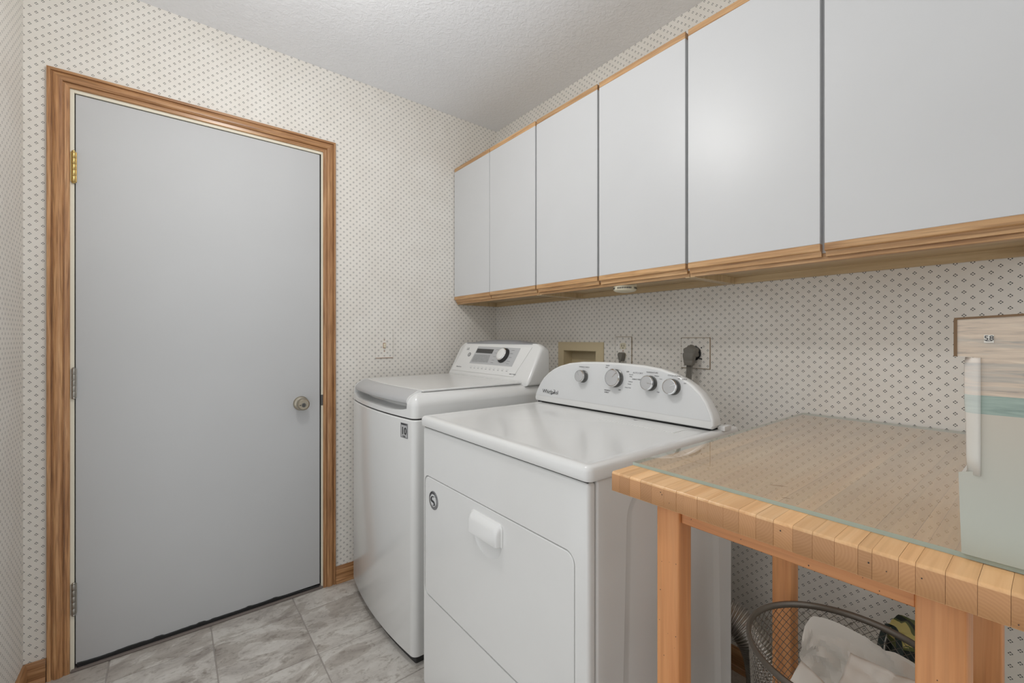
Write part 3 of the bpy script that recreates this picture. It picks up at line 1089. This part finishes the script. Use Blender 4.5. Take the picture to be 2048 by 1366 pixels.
def knob(y, z, r, ang):
    c = cp(y, z, 0.0006)
    k = fin('knob', lathe([(0, 0), (r * 1.02, 0), (r * 1.02, 0.003), (r * 0.93, 0.0045), (r * 0.93, 0.019), (r * 0.99, 0.021), (0, 0.021)], c, nC, 36), M['skirt'], dr)
    fin('knob_ring', lathe([(r * 0.86, 0.0205), (r * 0.995, 0.0205), (r * 1.0, 0.0225), (r * 0.94, 0.0250), (r * 0.86, 0.0252)], c, nC, 36, ring=True), M['chrome'], k)
    fin('knob_cap', lathe([(0, 0.0205), (r * 0.875, 0.0205), (r * 0.875, 0.0243), (r * 0.6, 0.0248), (0, 0.0252)], c, nC, 36), M['silver'], k)
    ry = Vector((0, -1, 0))
    a = math.radians(ang)
    dv = (ry * math.cos(a) + uC * math.sin(a)).normalized()
    sv = nC.cross(dv)
    c0 = c + nC * 0.0246
    lp = [[c0 + dv * (r * p) + sv * q + nC * h for p, q in ((0.12, -0.0006), (0.90, -0.0011), (0.90, 0.0011), (0.12, 0.0006))] for h in (0, 0.0014)]
    fin('knob_pointer', loft(lp), M['chrome'], k, smooth=False)
    return k


K = [(1.094, 1.037, 0.0225, 118), (0.945, 1.041, 0.0305, 45), (0.808, 1.035, 0.0238, -5), (0.728, 1.030, 0.0240, 22)]
for a in K:
    knob(*a)
lettering('brand_lettering', 'Whirlpool', 0.0215, cp(1.262, 0.964), rt, uC, M['ink'], dr, bold=0.0002)
sw = spline([cp(1.268, 0.9565, 0.0014), cp(1.250, 0.957, 0.0014), cp(1.238, 0.964, 0.0014), cp(1.236, 0.973, 0.0014), cp(1.246, 0.973, 0.0014)], 6)
n_ = len(sw)
fin('brand_swoosh', tube(sw, 0.0008, 6, radii=[0.0003 + 0.0008 * math.sin(PI * (i + 0.5) / n_) for i in range(n_)]), M['ink'], dr)
for s, z_, y_, sz, mt in (('WRINKLE SHIELD', 1.0715, 1.094, 0.0066, 'ink2'), ('TIMED', 1.0825, 0.985, 0.0062, 'ink2'), ('DRY', 1.0755, 0.988, 0.0062, 'ink2'), ('OFF', 1.066, 0.898, 0.0062, 'ink'),
                          ('AUTO DRY', 1.064, 0.858, 0.0078, 'ink2'), ('Normal', 1.0575, 0.884, 0.005, 'ink2'), ('Bulky', 1.051, 0.884, 0.005, 'ink2'),
                          ('ENERGY PREFERRED', 1.043, 0.853, 0.0056, 'ink'), ('Delicate', 1.034, 0.884, 0.005, 'ink2'), ('Casual', 1.026, 0.888, 0.005, 'ink2'), ('Heavy Duty', 1.014, 0.893, 0.005, 'ink2'),
                          ('TEMPERATURE', 1.069, 0.805, 0.0066, 'ink2'), ('CYCLE SIGNAL', 1.064, 0.727, 0.0066, 'ink2'), ('Medium', 1.0595, 0.787, 0.005, 'ink2'), ('Low', 1.051, 0.772, 0.005, 'ink2'),
                          ('High', 1.010, 0.778, 0.005, 'ink2'), ('Off', 1.056, 0.712, 0.005, 'ink2'), ('LOUD', 1.056, 0.693, 0.0058, 'ink'), ('Soft', 1.044, 0.691, 0.005, 'ink2'),
                          ('WRINKLE', 0.997, 0.978, 0.0062, 'ink'), ('SHIELD', 0.990, 0.980, 0.0062, 'ink'), ('OFF', 1.003, 0.926, 0.0062, 'ink')):
    lettering('dial_lettering', s, sz, cp(y_, z_), rt, uC, M[mt], dr)

# ------------------------------------------------------------------ butcher-block table
TZ, TT = 0.935, 0.035
tb = thing('butcher_block_table', 'butcher block work table of wide maple staves on square pine legs', 'table', (1.1, 0.24, 0))
edges = [0.508, 0.491, 0.469, 0.447, 0.425, 0.402, 0.380, 0.367, 0.345, 0.328, 0.305, 0.283, 0.260, 0.238, 0.215, 0.193, 0.170, 0.147, 0.134, 0.111, 0.097, 0.074, 0.051, 0.029, 0.006, -0.016]
for i in range(len(edges) - 1):
    a, b = edges[i], edges[i + 1]
    dz = random.uniform(-0.0002, 0.0002)
    dx = random.uniform(-0.0003, 0.0003)
    x0, zb, zt = 0.634 + dx, TZ - TT, TZ + dz
    pr = [(x0 + 0.001, zb), (x0, zb + 0.001), (x0, zt - 0.0040), (x0 + 0.0006, zt - 0.0022), (x0 + 0.0018, zt - 0.0007), (x0 + 0.0036, zt), (1.580, zt), (1.580, zb)]
    o = fin('stave', loft([[(x, y, z) for x, z in pr] for y in (a - 0.00015, b + 0.00015)]), [M['butcher_x'], M['endgrain']], tb, angle=50)
    for p in o.data.polygons:
        p.material_index = 1 if abs(p.normal.x) > 0.95 else 0
LEGS = [(0.652, 0.386, 0.692, 0.427), (0.652, 0.059, 0.697, 0.1005), (1.130, 0.386, 1.175, 0.427), (1.090, 0.059, 1.135, 0.1005)]
for x0, y0, x1, y1 in LEGS:
    box('leg', (x0, y0, 0.0), (x1, y1, TZ - TT), M['pine_z'], tb, bevel=0.003, seg=3)
box('apron', (0.659, 0.1005, 0.874), (0.677, 0.386, TZ - TT), M['pine_y'], tb, bevel=0.0015, seg=1)
box('apron', (1.112, 0.1005, 0.874), (1.128, 0.386, TZ - TT), M['pine_y'], tb, bevel=0.0015, seg=1)
bm = bmesh.new()
for k in range(46):
    lx0, ly0, lx1, ly1 = LEGS[k % 2]
    if k < 30:
        yy, zz, xx = random.uniform(ly0 + 0.004, ly1 - 0.004), random.uniform(0.3, 0.88), lx0 - 0.0002
    elif k < 38:
        yy, zz, xx = random.uniform(0.11, 0.37), random.uniform(0.877, 0.897), 0.6588
    else:
        yy, zz, xx = random.uniform(0.01, 0.5), random.uniform(0.905, 0.925), 0.6334
    r_ = random.uniform(0.0004, 0.0009)
    bm.faces.new([bm.verts.new((xx, yy + r_ * math.cos(a), zz + 1.3 * r_ * math.sin(a))) for a in [2 * PI * q / 6 for q in range(6)]])
o = fin('worm_hole', bm, M['dark'], tb, smooth=False)
o['kind'] = 'stuff'

# glass sheet on the table
gz = TZ + 0.0004
gl_ = [(0.696, 0.5075), (1.578, 0.5075), (1.578, -0.016), (0.688, -0.016)]
bm = loft([[(x, y, z) for x, y in gl_] for z in (gz, gz + 0.0058)])
bmesh.ops.recalc_face_normals(bm, faces=bm.faces)
for f in bm.faces:
    f.material_index = 0 if f.normal.z > 0.5 else (2 if f.normal.z < -0.5 else 1)
me = bpy.data.meshes.new('glass_sheet')
bm.to_mesh(me)
bm.free()
tag(link('glass_sheet', me, [M['glass'], M['glass_edge'], M['glass_under']], smooth=False), 'clear glass sheet with greenish edge lying on the butcher block table', 'glass')

gsh = col.objects[-1]
for (ax_, ay_), (bx_, by_) in (((0.761, 0.291), (0.773, 0.269)), ((0.715, 0.257), (0.719, 0.246))):
    lp = [[(ax_, ay_, z), (ax_ + 0.0008, ay_, z), ((ax_ + bx_) / 2 + 0.0022, (ay_ + by_) / 2, z), (bx_, by_, z), ((ax_ + bx_) / 2, (ay_ + by_) / 2, z)] for z in (gz + 0.00582, gz + 0.00592)]
    fin('scratch', loft(lp), M['board'], gsh, smooth=False)

# ------------------------------------------------------------------ carton on the table
bx = thing('cardboard_carton', 'tall notched cardboard carton with sunset sea print standing on the glass', 'box', (0.78, -0.03, gz + 0.006))
BZ = gz + 0.0062
BX0, BX1, BY0, BY1 = 0.685, 0.860, -0.165, 0.0695
bm = bmesh.new()
# tray: full width up to the notch floor (front and side walls with board edges)
fr_ = lambda y0, y1, z0, z1, x=BX0: [(x, y0, z0), (x, y1, z0), (x, y1, z1), (x, y0, z1)]
# outline of the front seen square on (Y, Z): lid, notch, tray
ftop = 1.200
outl = [(BY0, BZ), (0.0672, BZ), (0.0695, 1.0300), (0.0555, 1.0345), (0.0535, 1.0395), (0.0535, 1.152), (0.0555, 1.1575), (0.0640, 1.1585), (0.0722, 1.1590), (0.0722, 1.199), (0.023, 1.2015), (BY0, 1.2105)]
fin('front_face', loft([[(x, a, b) for a, b in outl] for x in (BX0, BX0 + 0.003)]), M['print'], bx, smooth=False)
# rounded corner flap in the notch
lps = []
for z, dy in ((1.0300, 0.0), (1.05, 0.0012), (1.085, 0.0014), (1.11, 0.0026), (1.135, 0.0028), (1.150, 0.0026), (1.1575, 0.0018)):
    row = []
    for k in range(7):
        a = (PI / 2) * k / 6 * 0.9
        row.append(Vector((BX0 + 0.0005 + 0.0095 * (1 - math.cos(a)), 0.0525 + (0.0085 + dy) * math.sin(a), z)))
    lps.append(row)
fl_ = fin('corner_flap', loft(lps, closed=False), M['print_lit'], bx)
md = fl_.modifiers.new('thick', 'SOLIDIFY')
md.thickness = 0.0025
md.offset = -1 if True else 1
# back, right, left walls, floor, lid
box('back_face', (BX1 - 0.003, BY0, BZ), (BX1, 0.0672, 1.199), M['boardw'], bx, smooth=False)
box('end_face', (BX0 + 0.003, BY0, BZ), (BX1 - 0.003, BY0 + 0.003, 1.199), M['boardw'], bx, smooth=False)
box('tray_side', (BX0 + 0.003, 0.0648, BZ), (BX1 - 0.003, 0.0676, 1.0300), M['boardw'], bx, smooth=False)
box('lid_side', (BX0 + 0.003, 0.0695, 1.159), (BX1 - 0.003, 0.0722, 1.199), M['board'], bx, smooth=False)
box('lid_edge', (BX0 - 0.0008, 0.0705, 1.1585), (BX0 + 0.003, 0.0732, 1.1995), M['board'], bx, smooth=False)
box('notch_floor', (BX0 + 0.003, 0.047, 1.0270), (BX1 - 0.003, 0.0648, 1.0295), M['boardw'], bx, smooth=False)
box('notch_wall', (BX0 + 0.012, 0.0470, 1.0295), (BX1 - 0.003, 0.0500, 1.159), M['boardw'], bx, smooth=False)
box('bottom', (BX0 + 0.003, BY0 + 0.003, BZ), (BX1 - 0.003, 0.0648, BZ + 0.003), M['board'], bx, smooth=False)
lp = [[(x, 0.0728, 1.1990 + h), (x, 0.0230, 1.2018 + h), (x, BY0, 1.2108 + h)] for x, h in ((BX0 - 0.001, 0), (BX1, 0))]
ld = fin('lid', loft([[(BX0 - 0.001, 0.0728, 1.1990), (BX0 - 0.001, BY0, 1.2108), (BX0 - 0.001, BY0, 1.2138), (BX0 - 0.001, 0.0728, 1.2013)], [(BX1, 0.0728, 1.1990), (BX1, BY0, 1.2108), (BX1, BY0, 1.2138), (BX1, 0.0728, 1.2013)]]), M['board'], bx, smooth=False)
st = box('price_tag', (BX0 - 0.0006, 0.0432, 1.1738), (BX0 - 0.0001, 0.0503, 1.1822), M['boardw'], bx, smooth=False)
lettering('tag_number', '58', 0.0075, (BX0 - 0.0008, 0.0467, 1.1785), rt, (0, 0, 1), M['ink'], st, thick=0.0001)
box('tag_underline', (BX0 - 0.0009, 0.0445, 1.1755), (BX0 - 0.0006, 0.0490, 1.1760), M['ink'], st, smooth=False)

# ------------------------------------------------------------------ fittings on the walls
# light switch, plate papered over
sw_ = thing('light_switch', 'light switch with papered-over plate on the wall beside the door', 'switch', (0.864, D, 1.149))
box('plate', (0.818, D - 0.005, 1.078), (0.911, D, 1.222), M['paper_x'], sw_, bevel=0.0012, seg=1)
box('toggle', (0.859, D - 0.016, 1.130), (0.869, D - 0.004, 1.152), M['ivory'], sw_, bevel=0.002)
box('toggle_slot', (0.8572, D - 0.0056, 1.127), (0.8708, D - 0.0048, 1.155), M['tearbrown'], sw_, smooth=False)
for z in (1.170, 1.112):
    fin('screw', lathe([(0, 0), (0.003, 0), (0.0025, 0.001), (0, 0.001)], (0.864, D - 0.005, z), (0, -1, 0), 12), M['tearbrown'], sw_)
box('lower_edge', (0.819, D - 0.0056, 1.0765), (0.910, D - 0.0045, 1.0788), M['tearbrown'], sw_, smooth=False)

# washer supply box recessed in the right wall
sb = thing('washer_supply_box', 'recessed beige plastic supply box in the wall behind the dryer console', 'wall box', (R, 1.465, 1.05))
bm = bmesh.new()
for a0, a1, z0, z1 in panel_with_hole(1.316, 1.614, 0.90, 1.160, (1.362, 1.575, 0.945, 1.118)):
    add_box(bm, (R - 0.006, a0, z0), (R - 0.0002, a1, z1))
bmesh.ops.remove_doubles(bm, verts=bm.verts, dist=1e-5)
fin('frame', bm, M['beige'], sb, smooth=False)
bm = bmesh.new()
add_box(bm, (R + 0.054, 1.3595, 0.9405), (R + 0.0575, 1.5775, 1.1195))
add_box(bm, (R - 0.004, 1.3595, 0.9405), (R + 0.055, 1.363, 1.1195))
add_box(bm, (R - 0.004, 1.574, 0.9405), (R + 0.055, 1.5775, 1.1195))
add_box(bm, (R - 0.004, 1.3595, 1.116), (R + 0.055, 1.5775, 1.1195))
add_box(bm, (R - 0.004, 1.3595, 0.9405), (R + 0.055, 1.5775, 0.944))
fin('recess', bm, M['beige'], sb, smooth=False)
for y in (1.43, 1.51):
    bm = lathe([(0, 0), (0.008, 0), (0.008, 0.03), (0.012, 0.031), (0.012, 0.045), (0, 0.045)], (R + 0.025, y, 0.944), (0, 0, 1), 16)
    fin('valve', bm, M['brass'], sb)

# duplex outlet and the washer's plug
ol = thing('wall_outlet', 'duplex outlet with papered-over plate between the supply box and the dryer outlet', 'outlet', (R, 1.204, 1.124))
box('plate_edge', (R - 0.0038, 1.1594, 1.0604), (R - 0.0002, 1.2478, 1.1856), M['paperedge'], ol, smooth=False)
box('plate', (R - 0.005, 1.161, 1.062), (R - 0.0002, 1.247, 1.184), M['paper_y'], ol, bevel=0.0012, seg=1)
for z in (1.144, 1.102):
    rc = fin('receptacle', loft([[(x, a, b) for a, b in rrect(1.188, 1.221, z - 0.014, z + 0.014, 0.010, 5)] for x in (R - 0.0050, R - 0.0062)]), M['ivory'], ol)
    for y in (1.1985, 1.2105):
        box('slot', (R - 0.0066, y - 0.0012, z - 0.003), (R - 0.0061, y + 0.0012, z + 0.007), M['black'], rc, smooth=False)
    fin('ground_hole', lathe([(0, 0), (0.0025, 0), (0.0025, 0.0004), (0, 0.0004)], (R - 0.0062, 1.2045, z - 0.0085), (-1, 0, 0), 10), M['black'], rc)
fin('screw', lathe([(0, 0), (0.003, 0), (0.0025, 0.001), (0, 0.001)], (R - 0.005, 1.2045, 1.123), (-1, 0, 0), 12), M['tearbrown'], ol)
pg = thing('power_plug', 'small dark grey plug in the duplex outlet', 'plug', (R - 0.0062, 1.2045, 1.100))
pgo = [(-0.010, 0.016), (0.010, 0.016), (0.0155, 0.011), (0.0155, 0.003), (0.0115, -0.010), (0.0085, -0.022), (-0.0085, -0.022), (-0.0115, -0.010), (-0.0155, 0.003), (-0.0155, 0.011)]
lps = [[(R - 0.0064 - h, 1.2045 + a * s, 1.100 + b * s) for a, b in pgo] for h, s in ((0, 0.92), (0.003, 1.0), (0.016, 1.0), (0.022, 0.78))]
pgb = fin('body', loft(lps), M['greyplug'], pg)
fin('cord', tube(spline([(R - 0.022, 1.2045, 1.096), (R - 0.028, 1.2045, 1.072), (R - 0.024, 1.206, 1.03), (R - 0.02, 1.24, 0.9), (R - 0.03, 1.33, 0.7)], 8), 0.0045, 10), M['greyplug'], pg)

# dryer outlet and its plug
do = thing('dryer_outlet', 'square papered-over plate with black round dryer receptacle', 'outlet', (R, 0.868, 1.122))
box('plate_edge', (R - 0.0038, 0.8094, 1.0624), (R - 0.0002, 0.9258, 1.1816), M['paperedge'], do, smooth=False)
box('plate', (R - 0.005, 0.811, 1.064), (R - 0.0002, 0.925, 1.180), M['paper_y'], do, bevel=0.0012, seg=1)
fin('receptacle', lathe([(0, 0), (0.0285, 0), (0.0285, 0.004), (0.027, 0.0055), (0, 0.0055)], (R - 0.005, 0.872, 1.121), (-1, 0, 0), 36), M['black'], do)
for y, z in ((0.842, 1.143), (0.842, 1.100), (0.848, 1.1005)):
    fin('screw_hole', lathe([(0, 0), (0.0028, 0), (0.0028, 0.0005), (0, 0.0005)], (R - 0.005, y, z), (-1, 0, 0), 10), M['black'], do)
dp = thing('dryer_plug', 'large grey moulded plug in the black dryer receptacle', 'plug', (R - 0.0105, 0.874, 1.121))
out_ = []
for k in range(24):
    a = 2 * PI * k / 24
    r_ = 0.0265 + 0.0028 * math.cos(6 * a + PI)
    out_.append((r_ * math.cos(a), r_ * math.sin(a) + 0.004))
lps = [[(R - 0.0106 - h, 0.872 + a * s, 1.121 + b * s) for a, b in out_] for h, s in ((0.0, 0.92), (0.006, 1.0), (0.020, 1.0), (0.030, 0.92), (0.036, 0.72))]
fin('body', loft(lps), M['greyplug'], dp, angle=45)
lps = []
for z, wy, x0, x1 in ((1.122, 0.023, 0.014, 0.040), (1.110, 0.0215, 0.014, 0.042), (1.096, 0.0195, 0.015, 0.0415), (1.094, 0.0185, 0.0155, 0.041), (1.0925, 0.0195, 0.015, 0.0415), (1.076, 0.0165, 0.017, 0.040)):
    lps.append([(R - 0.0106 - (x0 + x1) / 2 + b, 0.872 + a, z) for a, b in rrect(-wy, wy, -(x1 - x0) / 2, (x1 - x0) / 2, 0.006, 4)])
fin('strain_relief', loft(lps), M['greyplug'], dp, angle=45)
for dy in (-0.009, -0.003, 0.003, 0.009):
    c = fin('cord_conductor', tube(spline([(R - 0.038, 0.872 + dy, 1.080), (R - 0.040, 0.872 + dy, 1.05), (R - 0.05, 0.874 + dy, 0.98), (R - 0.08, 0.88 + dy, 0.8), (R - 0.16, 0.89 + dy, 0.55)], 6), 0.0033, 8), M['greyplug'], dp)

# ------------------------------------------------------------------ vent duct behind the dryer
pth = spline([(1.395, 0.80, 0.28), (1.40, 0.72, 0.285), (1.42, 0.655, 0.28), (1.425, 0.605, 0.252), (1.43, 0.575, 0.20), (1.43, 0.562, 0.14), (1.435, 0.560, 0.095), (1.465, 0.558, 0.066), (1.52, 0.555, 0.062), (1.562, 0.555, 0.062)], 15)
# even spacing, four samples per ring
seg_l = [0]
for i in range(1, len(pth)):
    seg_l.append(seg_l[-1] + (pth[i] - pth[i - 1]).length)
tot = seg_l[-1]
nr = int(tot / 0.0013)
even = []
j = 0
for k in range(nr + 1):
    s = tot * k / nr
    while j < len(seg_l) - 2 and seg_l[j + 1] < s:
        j += 1
    f = (s - seg_l[j]) / max(1e-9, seg_l[j + 1] - seg_l[j])
    even.append(pth[j].lerp(pth[j + 1], f))
rad = [0.0462 + 0.0050 * math.sin(2 * PI * k / 6.0 + 0.4) for k in range(nr + 1)]
tag(fin('vent_duct', tube(even, 0.05, 28, radii=rad, cap=False), M['alu'], angle=180), 'corrugated aluminium dryer vent duct curling down behind the dryer', 'duct')

# ------------------------------------------------------------------ mesh hamper with paper in it
HC = Vector((0.9956, 0.248))
HRT, HRB, HZ = 0.1615, 0.135, 0.58
hm = thing('mesh_hamper', 'round grey wire mesh hamper standing under the table', 'hamper', (HC.x, HC.y, 0))


def ring_path(r, z, n=72):
    return [(HC.x + r * math.cos(2 * PI * k / n), HC.y + r * math.sin(2 * PI * k / n), z) for k in range(n)]


def torus(r, z, rr, n=72, m=10, sy=1.0):
    loops = []
    for k in range(n):
        a = 2 * PI * k / n
        e = Vector((math.cos(a), math.sin(a), 0))
        c = Vector((HC.x, HC.y, z)) + e * r
        loops.append([c + e * rr * math.cos(2 * PI * q / m) + Vector((0, 0, sy * rr * math.sin(2 * PI * q / m))) for q in range(m)])
    return loft(loops, ring=True)


fin('rim', torus(HRT, HZ, 0.0048, sy=1.5), M['wire'], hm)
fin('foot_ring', torus(HRB, 0.007, 0.005), M['wire'], hm)
bm = bmesh.new()
na, nz_ = 116, 66
grid = {}
for i in range(nz_ + 1):
    for a in range(na):
        if (i + a) % 2:
            continue
        th = 2 * PI * a / na
        f = i / nz_
        r_ = HRB + (HRT - HRB) * f
        grid[i, a] = bm.verts.new((HC.x + r_ * math.cos(th), HC.y + r_ * math.sin(th), 0.008 + (HZ - 0.012) * f))
for i in range(nz_ - 1):
    for a in range(na):
        if (i + a) % 2 == 0:
            q = [grid.get((i, a)), grid.get((i + 1, (a + 1) % na)), grid.get((i + 2, a)), grid.get((i + 1, (a - 1) % na))]
            if all(q):
                bm.faces.new(q)
me = bpy.data.meshes.new('wire_mesh')
bm.to_mesh(me)
bm.free()
o = link('wire_mesh', me, M['wire'], hm, smooth=False)
o['kind'] = 'stuff'
md = o.modifiers.new('wires', 'WIREFRAME')
md.thickness = 0.0016
md.use_replace = True
md.use_even_offset = False
box_b = fin('bottom', lathe([(0, 0.006), (HRB - 0.002, 0.006), (HRB - 0.002, 0.010), (0, 0.010)], (HC.x, HC.y, 0), (0, 0, 1), 40), M['wire'], hm)


def crumple(p, amp, sc, seed):
    v = Vector(p) * sc + Vector((seed, seed * 1.7, seed * 0.3))
    c = noise.cell_vector(v * 0.0 + v)
    rdg = 1 - abs(noise.noise(v)) * 2
    rdg2 = 1 - abs(noise.noise(v * 2.1 + Vector((5, 2, 8)))) * 2
    return amp * (rdg + 0.45 * rdg2 - 0.6)


# liner: paper standing against the inside of the hamper
lps = []
NA, NH = 90, 26
for i in range(NA + 1):
    u = i / NA
    a = math.radians(50 - 195 * u)
    ztop = 0.560 - 0.010 * u - 0.045 * max(0, u - 0.25) - (0.05 * (1 - u / 0.06) if u < 0.06 else 0) + 0.006 * math.sin(u * 17)
    row = []
    for j in range(NH + 1):
        f = j / NH
        z = 0.36 + (ztop - 0.36) * f
        r_ = 0.118 + 0.028 * f ** 0.8
        x, y = HC.x + r_ * math.cos(a), HC.y + r_ * math.sin(a)
        d = crumple((x, y, z), 0.016, 19, 3.3)
        r2 = min(r_ + d, 0.1485)
        row.append(Vector((HC.x + r2 * math.cos(a + (0.16 * (1 - f) if u < 0.5 else 0) * (-1)), HC.y + r2 * math.sin(a - (0.16 * (1 - f) if u < 0.5 else 0)), z)))
    lps.append(row)
o = fin('paper_liner', loft(lps, closed=False), M['sheet'], angle=24)
tag(o, 'white paper liner standing against the inside of the mesh hamper', 'paper')


def sheet(name, corners, n, amp, sc, seed, label, bow=0.0):
    A, B, Cc, Dd = [Vector(c) for c in corners]
    nrm = (B - A).cross(Dd - A).normalized()
    lps = []
    for i in range(n + 1):
        row = []
        for j in range(n + 1):
            u, v = i / n, j / n
            p = A.lerp(B, u).lerp(Dd.lerp(Cc, u), v)
            p = p + nrm * (crumple(p, amp, sc, seed) + bow * math.sin(PI * u) * math.sin(PI * v))
            row.append(p)
        lps.append(row)
    o = fin(name, loft(lps, closed=False), M['sheet'], angle=24)
    md = o.modifiers.new('thick', 'SOLIDIFY')
    md.thickness = 0.0006
    return tag(o, label, 'paper')


sheet('paper_sheet', [(1.020, 0.248, 0.578), (1.005, 0.150, 0.588), (0.900, 0.150, 0.535), (0.895, 0.258, 0.510)], 26, 0.007, 17, 8.1, 'large folded white paper sheet lying in the front of the mesh hamper', 0.01)
sheet('paper_sheet', [(0.995, 0.322, 0.532), (0.985, 0.272, 0.512), (0.890, 0.262, 0.465), (0.900, 0.345, 0.455)], 22, 0.006, 18, 1.9, 'small crumpled white paper piece at the left in the mesh hamper', 0.012)

# ------------------------------------------------------------------ printed bag by the wall
bgt = thing('printed_bag', 'crumpled dark green and yellow printed bag against the wall behind the hamper', 'bag', (1.45, 0.215, 0))
lps = []
for j in range(31):
    f = j / 30
    z = 0.004 + 0.436 * f
    sq = 1.0 if f < 0.7 else 1 - 0.55 * ((f - 0.7) / 0.3) ** 1.3
    row = []
    for k in range(40):
        a = 2 * PI * k / 40
        ca, sa = math.cos(a), math.sin(a)
        e = 0.55
        x = 0.085 * sq * math.copysign(abs(ca) ** e, ca)
        y = 0.062 * (0.9 + 0.1 * sq) * math.copysign(abs(sa) ** e, sa)
        p = Vector((1.47 + x, 0.218 + y, z + (0.012 * math.sin(a * 2 + 1) if f > 0.8 else 0)))
        d = crumple(p, 0.006, 20, 5.5)
        row.append(p + Vector((ca, sa, 0)) * d)
    lps.append(row)
fin('sack', loft(lps), M['bag'], bgt, angle=40)
lps = []
for k in range(17):
    a = PI * k / 16
    c = Vector((1.405 + 0.012 * math.sin(a), 0.262 + 0.020 * math.cos(a), 0.375 + 0.085 * math.sin(a)))
    lps.append([c + Vector((dx, dy, 0)) for dx, dy in ((-0.002, -0.006), (0.002, -0.006), (0.002, 0.006), (-0.002, 0.006))])
fin('handle_loop', loft(lps), M['bagdark'], bgt)
